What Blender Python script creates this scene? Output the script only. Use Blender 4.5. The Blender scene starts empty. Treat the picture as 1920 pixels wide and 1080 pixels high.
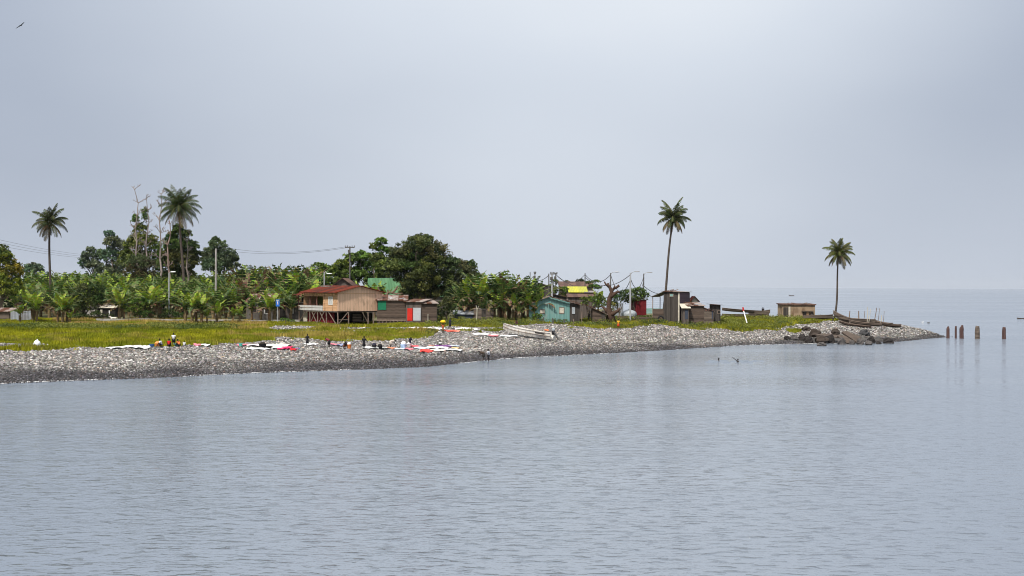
import bpy, math, random
import numpy as np
from mathutils import Vector, Matrix

# ---------------------------------------------------------------- camera, sky, sun, exposure
F, CZ, ROLL = 2667.0, 9.5, 0.0057          # photo focal length in pixels (1920 wide), eye height, camera roll
scene = bpy.context.scene
COL = scene.collection
cam = bpy.data.cameras.new("camera")
cam.lens, cam.sensor_width = 36.0 * F / 1920.0, 36.0
cam.clip_start, cam.clip_end = 0.5, 40000.0
camo = bpy.data.objects.new("camera", cam)
COL.objects.link(camo)
camo.matrix_world = (Matrix.Translation((0, 0, CZ)) @ Matrix.Rotation(math.pi / 2 - 5.0 / F, 4, 'X')
                     @ Matrix.Rotation(ROLL, 4, 'Z'))
scene.camera = camo
scene.view_settings.view_transform = 'Standard'
scene.view_settings.look = 'None'
scene.view_settings.exposure = 0.0
scene.view_settings.gamma = 1.0
scene.cycles.filter_width = 1.0

SUN_EL, SUN_AZ = math.radians(55), math.radians(208)     # azimuth clockwise from +Y (north)
w = bpy.data.worlds.new("World")
scene.world = w
w.use_nodes = True
nt = w.node_tree
nt.nodes.clear()
def wn(t, **kw):
    n = nt.nodes.new(t)
    for k, v in kw.items():
        setattr(n, k, v)
    return n
out = wn('ShaderNodeOutputWorld'); bg = wn('ShaderNodeBackground')
bg.inputs['Strength'].default_value = 0.1
sky = wn('ShaderNodeTexSky', sky_type='NISHITA', sun_disc=False, sun_elevation=SUN_EL, sun_rotation=SUN_AZ,
         air_density=1.0, dust_density=6.0, ozone_density=1.0)
tc = wn('ShaderNodeTexCoord'); mp = wn('ShaderNodeMapping')
mp.inputs['Scale'].default_value = (1.0, 1.0, 2.2)
mp.inputs['Location'].default_value = (0.35, 0.0, 0.1)
L = nt.links.new
def wmath(op, a, b=None, c=None):
    n = wn('ShaderNodeMath', operation=op)
    for i_, s_ in enumerate((a, b, c)):
        if s_ is None: continue
        if isinstance(s_, (int, float)): n.inputs[i_].default_value = s_
        else: L(s_, n.inputs[i_])
    return n.outputs[0]
def wrange(s_, a, b, c=0., d=1.):
    n = wn('ShaderNodeMapRange', interpolation_type='SMOOTHSTEP'); L(s_, n.inputs[0])
    for k_, v_ in enumerate((a, b, c, d)): n.inputs[k_ + 1].default_value = v_
    return n.outputs[0]
ns = wn('ShaderNodeTexNoise'); ns.inputs['Scale'].default_value = 3.2; ns.inputs['Detail'].default_value = 3.0
ns.inputs['Roughness'].default_value = 0.4
L(tc.outputs['Generated'], mp.inputs['Vector']); L(mp.outputs[0], ns.inputs['Vector'])
sep = wn('ShaderNodeSeparateXYZ'); L(tc.outputs['Generated'], sep.inputs[0])
dt = wn('ShaderNodeVectorMath', operation='DOT_PRODUCT'); L(tc.outputs['Generated'], dt.inputs[0])
gv = Vector((0.03, math.cos(math.radians(22)), math.sin(math.radians(22)))).normalized(); dt.inputs[1].default_value = gv
glow = wrange(dt.outputs['Value'], math.cos(math.radians(25)), math.cos(math.radians(3)))   # thin bright part of the veil
zen = wrange(sep.outputs[2], .22, .75)                                                       # overcast sky brightens upward
nz = wmath('MULTIPLY', wmath('SUBTRACT', ns.outputs[0], .5), .45)
fac = wmath('ADD', wmath('MAXIMUM', wmath('MULTIPLY', glow, .78), wmath('MULTIPLY', zen, 1.0)), nz)
hz = wmath('MULTIPLY', wrange(sep.outputs[2], .14, .0), .27)
fac = wmath('ADD', fac, hz)
ramp = wn('ShaderNodeValToRGB')
e_ = ramp.color_ramp.elements
e_[0].position = 0.0; e_[0].color = (4.3, 4.88, 6.0, 1)
e_[1].position = 1.0; e_[1].color = (10.0, 10.4, 10.8, 1)
e2 = e_.new(.62); e2.color = (7.3, 7.9, 8.8, 1)
L(fac, ramp.inputs[0])
mx = wn('ShaderNodeMix', data_type='RGBA'); mx.inputs[0].default_value = 0.9
L(sky.outputs[0], mx.inputs[6]); L(ramp.outputs[0], mx.inputs[7])
L(mx.outputs[2], bg.inputs['Color']); L(bg.outputs[0], out.inputs['Surface'])

sl = bpy.data.lights.new("sun", 'SUN'); sl.energy = 4.8; sl.angle = math.radians(4); sl.color = (1.0, 0.94, 0.85)
so = bpy.data.objects.new("sun", sl); COL.objects.link(so)
sd = Vector((math.sin(SUN_AZ) * math.cos(SUN_EL), math.cos(SUN_AZ) * math.cos(SUN_EL), math.sin(SUN_EL)))
so.rotation_euler = sd.to_track_quat('Z', 'Y').to_euler()

# ---------------------------------------------------------------- helpers
rnd = random.Random(7)
rng = np.random.default_rng(11)
def yl(px, py): return py - 535.0 - ROLL * (px - 960.0)
def xl(px, py): return px - 960.0 + ROLL * (py - 540.0)
def P(px, py, d): return Vector((xl(px, py) / F * d, d, CZ - yl(px, py) / F * d))
def M(npx, d): return npx * d / F

# terrain profile: px -> shore py, grass edge (py,d), village line (py,d), back (d,z), end of land
PROF = [(-700, 745, (672, 152), (603, 245), (340, 4.6), 1300), (0, 720, (657, 170), (603, 245), (340, 4.8), 1300),
        (300, 707, (650, 178), (603, 245), (340, 4.8), 1300), (560, 697, (636, 197), (608, 240), (340, 4.6), 1300),
        (690, 692, (637, 203), (608.5, 241), (340, 4.5), 1250),
        (800, 687, (622, 225), (602, 247), (340, 4.4), 1200), (960, 672, (614, 240), (602, 252), (320, 4.0), 620),
        (1160, 661, (616, 243), (600, 262), (300, 3.6), 335), (1250, 656, (612, 250), (598, 262), (285, 3.5), 308),
        (1400, 647, (619, 254), (597, 274), (280, 3.5), 290), (1500, 645, (612, 262), (597, 276), (282, 3.4), 287),
        (1600, 643, (606, 269), (602, 274), (277, 2.7), 281), (1690, 640, (612, 267), (610, 270), (272, 2.1), 274),
        (1740, 635, (622, 270), (621, 271.5), (272.5, 1.1), 273.5), (1782, 632, None, None, None, None),
        (2600, 640, None, None, None, None)]
_pp, _pd, _pz = [], [], []
for px, sh, B, D, E, end in PROF:
    ds = F * CZ / yl(px, sh)
    if B is None:
        dd = [ds, ds + .3, ds + .6, ds + .9, ds + 1.2, ds + 1.5, ds + 1.8]; zz = [0, -.1, -.2, -.3, -.4, -.5, -.6]
    else:
        zB = CZ - yl(px, B[0]) * B[1] / F; zD = CZ - yl(px, D[0]) * D[1] / F
        dd = [ds, (ds + B[1]) / 2, B[1], (B[1] + D[1]) / 2, D[1], E[0], end]
        zz = [0, zB * .5, zB, (zB + zD) / 2, zD, E[1], E[1]]
    _pp.append(px); _pd.append(dd); _pz.append(zz)
_pp = np.array(_pp, float); _pd = np.array(_pd); _pz = np.array(_pz)
_lat = rng.random((64, 64))
def vnoise(x, y, s):
    x = np.asarray(x, float) / s + 100; y = np.asarray(y, float) / s + 100
    xi, yi = np.floor(x).astype(int), np.floor(y).astype(int)
    fx, fy = x - xi, y - yi
    fx = fx * fx * (3 - 2 * fx); fy = fy * fy * (3 - 2 * fy)
    g = lambda a, b: _lat[a % 64, b % 64]
    return (g(xi, yi) * (1 - fx) + g(xi + 1, yi) * fx) * (1 - fy) + (g(xi, yi + 1) * (1 - fx) + g(xi + 1, yi + 1) * fx) * fy
def H(x, y):
    x = np.atleast_1d(np.asarray(x, float)); y = np.atleast_1d(np.asarray(y, float))
    px = x / y * F + 960
    px = np.clip(px, _pp[0], _pp[-1])
    i = np.clip(np.searchsorted(_pp, px) - 1, 0, len(_pp) - 2)
    t = (px - _pp[i]) / (_pp[i + 1] - _pp[i]); t = t[:, None]
    dd = _pd[i] * (1 - t) + _pd[i + 1] * t; zz = _pz[i] * (1 - t) + _pz[i + 1] * t
    dd = dd + ((vnoise(x, y * 0 + 3, 9) - .5) * 2.2)[:, None] * np.array([1, .7, .4, 0, 0, 0, 0])
    z = np.full(len(x), -9.0)
    z = np.where(y <= dd[:, 0], -(dd[:, 0] - y) * .13, z)
    for k in range(6):
        m = (y > dd[:, k]) & (y <= dd[:, k + 1])
        f = (y - dd[:, k]) / np.maximum(dd[:, k + 1] - dd[:, k], 1e-6)
        z = np.where(m, zz[:, k] * (1 - f) + zz[:, k + 1] * f, z)
    z = np.where(y > dd[:, 6], zz[:, 6] - (y - dd[:, 6]) * .3, z)
    bump = (vnoise(x, y, 5) - .5) * .35 + (vnoise(x + 50, y, 1.7) - .5) * .12
    z = z + bump * np.clip(z / 1.2, 0, 1)
    return np.maximum(z, -4.0)
def G(px, d):
    """ground point under photo column px at distance d"""
    x = (px - 960) / F * d
    return Vector((x, d, float(H(x, d)[0])))

def tag(o, label=None, cat=None, group=None, kind=None):
    if label: o['label'] = label
    if cat: o['category'] = cat
    if group: o['group'] = group
    if kind: o['kind'] = kind
    return o
def empty(name, loc, rz=0, label=None, cat=None, group=None):
    o = bpy.data.objects.new(name, None); COL.objects.link(o)
    o.location = loc; o.rotation_euler = (0, 0, rz); o.empty_display_size = .3
    return tag(o, label, cat, group)
def link(name, me, mat, parent=None, loc=None):
    if mat is not None: me.materials.append(mat)
    o = bpy.data.objects.new(name, me); COL.objects.link(o)
    if parent is not None: o.parent = parent
    if loc is not None: o.location = loc
    return o
def np_mesh(name, v, f, c=None, smooth=False):
    me = bpy.data.meshes.new(name)
    v = np.asarray(v, np.float32); f = np.asarray(f, np.int32); k = f.shape[1]
    me.vertices.add(len(v)); me.vertices.foreach_set('co', v.ravel())
    me.loops.add(f.size); me.loops.foreach_set('vertex_index', f.ravel())
    me.polygons.add(len(f)); me.polygons.foreach_set('loop_start', np.arange(0, f.size, k, dtype=np.int32))
    if smooth: me.polygons.foreach_set('use_smooth', np.ones(len(f), bool))
    if c is not None:
        a = me.color_attributes.new('Col', 'FLOAT_COLOR', 'POINT')
        c4 = np.ones((len(v), 4), np.float32); c4[:, :3] = c
        a.data.foreach_set('color', c4.ravel())
    me.update(calc_edges=True); me.validate()
    return me
class MB:
    def __init__(s): s.v, s.f, s.c = [], [], []
    def add(s, vs, fs, col=None):
        n = len(s.v); s.v += [tuple(p) for p in vs]; s.f += [tuple(i + n for i in q) for q in fs]
        s.c += [col or (.5, .5, .5)] * len(vs)
    def hexa(s, b, t, col=None):
        s.add(list(b) + list(t), [(3, 2, 1, 0), (4, 5, 6, 7), (0, 1, 5, 4), (1, 2, 6, 5), (2, 3, 7, 6), (3, 0, 4, 7)], col)
    def box(s, x0, x1, y0, y1, z0, z1, col=None):
        s.hexa([(x0, y0, z0), (x1, y0, z0), (x1, y1, z0), (x0, y1, z0)], [(x0, y0, z1), (x1, y0, z1), (x1, y1, z1), (x0, y1, z1)], col)
    def bar(s, a, b, wd, col=None):
        s.tube([a, b], [wd / 2, wd / 2], 4, col)
    def tube(s, pts, rad, n=6, col=None, cap=True):
        pts = [Vector(p) for p in pts]; vs = []
        for i, p in enumerate(pts):
            t = (pts[min(i + 1, len(pts) - 1)] - pts[max(i - 1, 0)])
            t = t.normalized() if t.length > 1e-9 else Vector((0, 0, 1))
            a = t.cross(Vector((0, 0, 1)) if abs(t.z) < .9 else Vector((1, 0, 0))).normalized(); b = t.cross(a)
            for k in range(n):
                an = 2 * math.pi * (k + .5) / n
                vs.append(p + (a * math.cos(an) + b * math.sin(an)) * rad[i])
        fs = [(i * n + k, i * n + (k + 1) % n, (i + 1) * n + (k + 1) % n, (i + 1) * n + k) for i in range(len(pts) - 1) for k in range(n)]
        if cap: fs += [tuple(range(n))[::-1], tuple((len(pts) - 1) * n + k for k in range(n))]
        s.add(vs, fs, col)
    def blob(s, c, r, seed=0, jit=.15, nu=10, nv=7, col=None):
        q = random.Random(seed); vs = [(c[0], c[1], c[2] - r[2])]
        for j in range(1, nv):
            th = math.pi * j / nv
            for i in range(nu):
                k = 1 + q.uniform(-jit, jit); a = 2 * math.pi * i / nu
                vs.append((c[0] + r[0] * k * math.sin(th) * math.cos(a), c[1] + r[1] * k * math.sin(th) * math.sin(a), c[2] - r[2] * k * math.cos(th)))
        vs.append((c[0], c[1], c[2] + r[2])); fs = []
        for i in range(nu):
            fs.append((0, 1 + (i + 1) % nu, 1 + i)); fs.append((len(vs) - 1, 1 + (nv - 2) * nu + i, 1 + (nv - 2) * nu + (i + 1) % nu))
            for j in range(nv - 2):
                fs.append((1 + j * nu + i, 1 + j * nu + (i + 1) % nu, 1 + (j + 1) * nu + (i + 1) % nu, 1 + (j + 1) * nu + i))
        s.add(vs, fs, col)
    def prism(s, poly, axis, a, b, col=None):
        """poly in (u,z); extruded along axis 'y' (u=x) or 'x' (u=y) from a to b"""
        n = len(poly); mk = (lambda u, z, e: (u, e, z)) if axis == 'y' else (lambda u, z, e: (e, u, z))
        vs = [mk(u, z, a) for u, z in poly] + [mk(u, z, b) for u, z in poly]
        s.add(vs, [tuple(range(n)), tuple(range(n, 2 * n))[::-1]] + [(i, n + i, n + (i + 1) % n, (i + 1) % n) for i in range(n)], col)
    def mesh(s, name, origin=None, smooth=False):
        me = bpy.data.meshes.new(name)
        v = s.v if origin is None else [(p[0] - origin[0], p[1] - origin[1], p[2] - origin[2]) for p in s.v]
        me.from_pydata(v, [], s.f)
        a = me.color_attributes.new('Col', 'FLOAT_COLOR', 'POINT')
        a.data.foreach_set('color', np.array([list(c) + [1] for c in s.c], np.float32).ravel())
        import bmesh
        bm = bmesh.new(); bm.from_mesh(me); bmesh.ops.recalc_face_normals(bm, faces=bm.faces[:]); bm.to_mesh(me); bm.free()
        if smooth: me.polygons.foreach_set('use_smooth', [True] * len(me.polygons))
        me.update(); return me
    def build(s, name, mat, parent=None, origin=None, smooth=False):
        return link(name, s.mesh(name, origin, smooth), mat, parent, origin)
def copy_tree(o, parent=None):
    c = o.copy(); COL.objects.link(c)
    if parent is not None: c.parent = parent
    for ch in list(o.children): copy_tree(ch, c)
    return c

# ---------------------------------------------------------------- materials
def newmat(name):
    m = bpy.data.materials.new(name); m.use_nodes = True
    t = m.node_tree; b = t.nodes['Principled BSDF']
    b.inputs['Roughness'].default_value = .85
    b.inputs['Specular IOR Level'].default_value = .25
    return m, t, b
def node(t, typ, **kw):
    n = t.nodes.new(typ)
    for k, v in kw.items():
        if k.startswith('i_'):
            n.inputs[int(k[2:]) if k[2:].isdigit() else k[2:]].default_value = v
        else: setattr(n, k, v)
    return n
def math_(t, op, a, b=None):
    n = node(t, 'ShaderNodeMath', operation=op)
    for i, s in enumerate((a, b)):
        if s is None: continue
        if isinstance(s, (int, float)): n.inputs[i].default_value = s
        else: t.links.new(s, n.inputs[i])
    return n.outputs[0]
def mixc(t, fac, a, b, mode='MIX'):
    n = node(t, 'ShaderNodeMix', data_type='RGBA', blend_type=mode)
    for s, i in ((fac, 0), (a, 6), (b, 7)):
        if isinstance(s, (int, float)): n.inputs[i].default_value = s
        elif isinstance(s, tuple): n.inputs[i].default_value = (*s, 1)
        else: t.links.new(s, n.inputs[i])
    return n.outputs[2]
def noise(t, vec, scale, detail=3, rough=.6):
    n = node(t, 'ShaderNodeTexNoise'); n.inputs['Scale'].default_value = scale
    n.inputs['Detail'].default_value = detail; n.inputs['Roughness'].default_value = rough
    if vec is not None: t.links.new(vec, n.inputs['Vector'])
    return n.outputs[0]
def objco(t, scale=None):
    c = node(t, 'ShaderNodeTexCoord').outputs['Object']
    if scale:
        m = node(t, 'ShaderNodeMapping'); m.inputs['Scale'].default_value = scale
        t.links.new(c, m.inputs['Vector']); return m.outputs[0]
    return c
def remap(t, s, a, b, c=0., d=1.):
    n = node(t, 'ShaderNodeMapRange'); n.inputs[1].default_value, n.inputs[2].default_value = a, b
    n.inputs[3].default_value, n.inputs[4].default_value = c, d
    t.links.new(s, n.inputs[0]); return n.outputs[0]
def vcol(name, rough=.85, var=.35, scale=6., transl=0., spec=.25):
    m, t, b = newmat(name)
    at = node(t, 'ShaderNodeVertexColor', layer_name='Col')
    k = remap(t, noise(t, objco(t), scale), .3, .7, 1 - var, 1 + var)
    c = mixc(t, 1., at.outputs[0], k, 'MULTIPLY')
    t.links.new(c, b.inputs['Base Color']); b.inputs['Roughness'].default_value = rough
    b.inputs['Specular IOR Level'].default_value = spec
    if transl:
        tr = node(t, 'ShaderNodeBsdfTranslucent'); ms = node(t, 'ShaderNodeMixShader', i_0=transl)
        t.links.new(c, tr.inputs['Color']); t.links.new(b.outputs[0], ms.inputs[1]); t.links.new(tr.outputs[0], ms.inputs[2])
        t.links.new(ms.outputs[0], t.nodes['Material Output'].inputs['Surface'])
    return m
def plain(name, c, rough=.8, var=.2, scale=2., dirt=None):
    m, t, b = newmat(name)
    k = remap(t, noise(t, objco(t), scale, 4), .3, .7, 1 - var, 1 + var)
    cc = mixc(t, 1., c, k, 'MULTIPLY')
    if dirt: cc = mixc(t, remap(t, noise(t, objco(t, (1, 1, .45)), scale * .9, 5), .5, .68, 0, .9), cc, dirt)
    t.links.new(cc, b.inputs['Base Color']); b.inputs['Roughness'].default_value = rough
    return m
def boards(name, c1, c2, axis='v', wd=.28, seam=.35, dirt=None):
    """weathered planks: axis v = vertical boards, h = horizontal boards"""
    m, t, b = newmat(name)
    s = node(t, 'ShaderNodeSeparateXYZ'); t.links.new(objco(t), s.inputs[0])
    bc = math_(t, 'DIVIDE', s.outputs[2] if axis == 'h' else math_(t, 'ADD', s.outputs[0], s.outputs[1]), wd)
    if axis == 'h': bc = math_(t, 'ADD', bc, math_(t, 'MULTIPLY', noise(t, objco(t, (.5, .5, .1)), 1.), .7))
    fl = math_(t, 'FLOOR', bc); fr = math_(t, 'FRACT', bc)
    wn_ = node(t, 'ShaderNodeTexWhiteNoise', noise_dimensions='1D'); t.links.new(fl, wn_.inputs['W'])
    grain = noise(t, objco(t, (1, 1, 7) if axis == 'h' else (6, 6, .6)), 1.3, 5, .7)
    k = math_(t, 'ADD', math_(t, 'MULTIPLY', wn_.outputs[0], .55), math_(t, 'MULTIPLY', remap(t, grain, .3, .7), .5))
    c = mixc(t, k, c1, c2)
    if dirt: c = mixc(t, remap(t, noise(t, objco(t, (1, 1, .5)), 1.1, 5), .52, .68, 0, .85), c, dirt)
    sm = math_(t, 'LESS_THAN', fr, .13)
    c = mixc(t, math_(t, 'MULTIPLY', sm, seam), c, (.02, .016, .013))
    t.links.new(c, b.inputs['Base Color'])
    bp = node(t, 'ShaderNodeBump'); bp.inputs['Strength'].default_value = .6; bp.inputs['Distance'].default_value = .02
    t.links.new(math_(t, 'SUBTRACT', grain, sm), bp.inputs['Height']); t.links.new(bp.outputs[0], b.inputs['Normal'])
    return m
def tin(name, c1, c2, axis='x', wd=.25, rough=.6, thr=(.42, .62)):
    """corrugated sheet with rust patches; axis = direction across the ribs"""
    m, t, b = newmat(name)
    s = node(t, 'ShaderNodeSeparateXYZ'); t.links.new(objco(t), s.inputs[0])
    u = s.outputs[0 if axis == 'x' else 1]
    sheet = math_(t, 'FLOOR', math_(t, 'DIVIDE', u, .9))
    wn_ = node(t, 'ShaderNodeTexWhiteNoise', noise_dimensions='1D'); t.links.new(sheet, wn_.inputs['W'])
    k = math_(t, 'ADD', noise(t, objco(t), .8, 5, .65), math_(t, 'MULTIPLY', math_(t, 'SUBTRACT', wn_.outputs[0], .5), .35))
    c = mixc(t, remap(t, k, thr[0], thr[1]), c1, c2)
    t.links.new(c, b.inputs['Base Color']); b.inputs['Roughness'].default_value = rough; b.inputs['Specular IOR Level'].default_value = .08
    bp = node(t, 'ShaderNodeBump'); bp.inputs['Strength'].default_value = 1.; bp.inputs['Distance'].default_value = .04
    t.links.new(math_(t, 'SINE', math_(t, 'MULTIPLY', u, 2 * math.pi / wd)), bp.inputs['Height'])
    t.links.new(bp.outputs[0], b.inputs['Normal'])
    return m

M_ = dict(
    terrain=vcol('ground_cover', .95, .3, 1.2), stone=vcol('cobble', .75, .25, 5., spec=.35), grass=vcol('grass_blades', .9, .25, 3., .3, .05),
    leaf=vcol('foliage', .6, .3, 2., .28, .2), banana=vcol('banana_leaf', .5, .3, 3., .3, .3), bark=vcol('bark', .95, .4, 5.),
    skin=vcol('skin', .5, .1), cloth=vcol('fabric', .9, .18, 4.), paint=vcol('painted', .7, .25, 3.), rock=vcol('boulder', .9, .45, 1.5),
    driftwood=boards('old_timber', (.04, .03, .024), (.19, .15, .12), 'h', .22),
    pale_hull=plain('weathered_white_hull', (.6, .58, .54), .6, .15, 2., (.33, .26, .18)),
    brown_planks=boards('brown_planks', (.025, .018, .014), (.15, .108, .085), 'h', .26),
    grey_boards=boards('grey_vertical_boards', (.022, .018, .016), (.085, .074, .066), 'v', .3),
    dark_boards=boards('dark_vertical_boards', (.05, .04, .035), (.16, .13, .115), 'v', .3),
    tan_boards=boards('tan_vertical_boards', (.64, .42, .29), (.76, .51, .36), 'v', .32, .35, (.38, .26, .18)),
    tan_planks=boards('tan_horizontal_planks', (.5, .29, .155), (.64, .4, .23), 'h', .3, .45, (.24, .13, .07)),
    teal_boards=boards('teal_vertical_boards', (.11, .25, .235), (.2, .35, .325), 'v', .3, .35, (.26, .34, .31)),
    purple_boards=boards('purple_boards', (.075, .05, .065), (.13, .09, .11), 'h', .35, .3),
    red_roof=tin('red_tin', (.17, .032, .016), (.062, .025, .018), 'y', .25, .9, (.4, .68)),
    rust_roof=tin('rusty_tin', (.12, .055, .035), (.36, .3, .27), 'x', .25, .65, (.5, .64)),
    brown_roof=tin('dark_rusty_tin', (.1, .06, .05), (.17, .1, .075), 'x', .25, .7),
    green_roof=tin('green_tin', (.075, .17, .085), (.1, .215, .11), 'x', .3, .45),
    yellow_roof=tin('yellow_tin', (.52, .5, .05), (.42, .42, .06), 'x', .3, .5),
    zinc=tin('zinc_sheet', (.34, .37, .41), (.24, .24, .25), 'x', .25, .5, (.5, .7)),
    grey_roof=tin('grey_tin', (.3, .27, .25), (.16, .13, .12), 'x', .25, .6),
    mud_wall=plain('mud_plaster', (.3, .22, .145), .95, .25, .9, (.16, .1, .06)),
    block_wall=plain('grey_block', (.11, .1, .092), .95, .3, .8, (.07, .06, .055)),
    concrete=plain('old_concrete', (.34, .32, .3), .95, .2, 1.5, (.2, .17, .15)),
    red_wall=plain('crimson_wall', (.14, .01, .015), .8, .25, 1.2), red_paint=plain('red_paint', (.55, .025, .015), .6, .12),
    grey_paint=plain('grey_paint', (.42, .44, .47), .6, .1), green_paint=plain('green_shutter_paint', (.01, .15, .075), .7, .15),
    white_paint=plain('white_paint', (.74, .74, .73), .6, .1, 3.), pale=plain('faded_cream', (.5, .46, .38), .85, .2, 2.),
    louvre=boards('louvre', (.4, .39, .37), (.62, .62, .6), 'v', .2, .5), dark=plain('painted_interior_shade', (.02, .018, .016), .9, .2),  # dark: near-black colour stands for shade inside huts and openings
    olive=plain('olive_wall', (.13, .15, .035), .9, .2), rustpost=plain('red_brown_timber', (.2, .09, .07), .8, .3, 4.),
    oldpost=plain('grey_brown_timber', (.2, .15, .12), .9, .35, 3.), steel=plain('galvanised_pole', (.36, .37, .38), .5, .1),
    darkpole=plain('dark_pole', (.1, .095, .09), .8, .2), wire=plain('cable', (.05, .05, .055), .7, .1),
    blue=plain('blue_sign_paint', (.02, .14, .55), .5, .08), black=plain('black_plastic', (.015, .015, .017), .5, .1),
    piling=boards('rotting_piling', (.055, .028, .026), (.17, .1, .085), 'v', .22, .4), slab=plain('brown_slab', (.085, .066, .054), .95, .25, 1.2), teal_wall=plain('sea_wall_teal', (.2, .33, .31), .9, .2),
    rubber=plain('tyre_rubber', (.02, .02, .02), .9, .1), silver=plain('silver_sheet', (.33, .36, .39), .45, .2, 4.), navy=plain('dark_blue_sheet', (.045, .055, .08), .6, .2))

# ---------------------------------------------------------------- ground and sea
NX, step = 0, 9
gpx = np.arange(-700, 2301, 9.0)
gd = np.concatenate([np.arange(92, 130, 2.0), np.arange(130, 300, .7), np.arange(300, 360, 3.0), np.arange(360, 1400, 40.0)])
PX, DD = np.meshgrid(gpx, gd)
X = (PX - 960) / F * DD; Y = DD
Z = H(X.ravel(), Y.ravel()).reshape(X.shape)
BOT = np.array([(-700, 676), (0, 660), (100, 657), (200, 653), (290, 650), (450, 645), (520, 637), (560, 633), (600, 638), (700, 640), (760, 637),
                (800, 634), (815, 629), (826, 618), (870, 619), (930, 621), (950, 613), (1000, 608), (1060, 611), (1100, 616), (1160, 618), (1200, 613), (1235, 608),
                (1262, 613), (1300, 618), (1400, 622), (1450, 619), (1480, 612), (1535, 606), (1550, 600), (1566, 590), (2600, 560)], float)
def grassmask(x, y, z):
    """0..1 grass cover of a ground point"""
    px = x / y * F + 960
    py = (CZ - z) * F / y + 535 + ROLL * (px - 960)
    n = (vnoise(x, y, 2.5) - .5) * 8 + (vnoise(x + 31, y, .9) - .5) * 3
    g = np.clip((np.interp(px, BOT[:, 0], BOT[:, 1]) - py + n) / 1.5 + .5, 0, 1)
    def patch(cx, cy, rx, ry, k=1.0):
        return np.clip(k * (1 - ((px - cx) / rx) ** 2 - ((py - cy + n * .35) / ry) ** 2) * 3, 0, 1)
    for a in ((550, 616, 52, 4.5), (860, 617.5, 130, 3.6), (690, 617, 110, 2.6, .35), (530, 637, 18, 4), (620, 623, 150, 1.8, .3), (35, 648, 75, 3.5, .8), (545, 624, 90, 2, .4)):
        g = g * (1 - patch(*a))
    for a in ((1490, 621, 16, 3.5), (1560, 600, 22, 3), (1280, 607, 60, 4)):
        g = np.maximum(g, patch(*a))
    return g, px, py
GM, _, PY = grassmask(X.ravel(), Y.ravel(), Z.ravel())
cz = Z.ravel(); n1 = vnoise(X.ravel(), Y.ravel(), 4)[:, None]
c_stone = np.array([.07, .065, .06]) * (.7 + .6 * n1); c_wet = np.array([.05, .047, .047])
c_soil = np.array([.12, .12, .03]) * (.6 + .7 * n1); c_dirt = np.array([.17, .135, .09]) * (.6 + .7 * n1)
wet = np.clip((.45 - cz) / .3, 0, 1)[:, None]
c = (c_stone * (1 - wet) + c_wet * wet) * (1 - GM[:, None]) + c_soil * GM[:, None]
vil = np.clip((Y.ravel() - 246) / 10, 0, 1)[:, None]
c = c * (1 - vil * GM[:, None]) + (c_dirt * .55 + np.array([.03, .045, .012])) * vil * GM[:, None]
ny, nx = X.shape
idx = np.arange(ny * nx).reshape(ny, nx)
q = np.stack([idx[:-1, :-1], idx[:-1, 1:], idx[1:, 1:], idx[1:, :-1]], -1).reshape(-1, 4)
tag(link('ground', np_mesh('ground', np.stack([X, Y, Z], -1).reshape(-1, 3), q, c, True), M_['terrain']), 'low stony shore rising to a grassy village flat', 'ground', kind='structure')

m, t, b = newmat('sea_water')
b.inputs['Base Color'].default_value = (.165, .195, .24, 1); b.inputs['Roughness'].default_value = .24
b.inputs['IOR'].default_value = 1.33; b.inputs['Specular IOR Level'].default_value = .5
big = noise(t, objco(t, (.005, .03, 1)), 1., 3, .6)
rip = noise(t, objco(t, (.75, 1.15, 1)), 1.35, 3, .6); rip2 = noise(t, objco(t, (.3, .5, 1)), .6, 2, .5)
fine = noise(t, objco(t, (1.3, 2.6, 1)), 1.6, 2, .5)
crest = math_(t, 'POWER', remap(t, noise(t, objco(t, (.9, 1.7, 1)), 1.15, 2, .5), .54, .8), 1.5)      # scattered steeper wavelets
h = math_(t, 'ADD', math_(t, 'ADD', math_(t, 'MULTIPLY', rip, .07), math_(t, 'MULTIPLY', rip2, .12)), math_(t, 'ADD', math_(t, 'MULTIPLY', fine, .03), math_(t, 'MULTIPLY', crest, .24)))
bp = node(t, 'ShaderNodeBump'); bp.inputs['Distance'].default_value = 1.0
patch = remap(t, big, .35, .65, .55, 1.0)
t.links.new(patch, bp.inputs['Strength']); t.links.new(h, bp.inputs['Height'])
t.links.new(remap(t, big, .35, .65, .07, .2), b.inputs['Roughness'])
t.links.new(bp.outputs[0], b.inputs['Normal'])
M_['water'] = m
SEA = 14000.0
me = np_mesh('sea', [(-SEA, -60, 0), (SEA, -60, 0), (SEA, SEA, 0), (-SEA, SEA, 0)], [(0, 1, 2, 3)])
tag(link('sea', me, m), 'calm rippled grey blue sea around the shore', 'sea', kind='structure')

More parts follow.
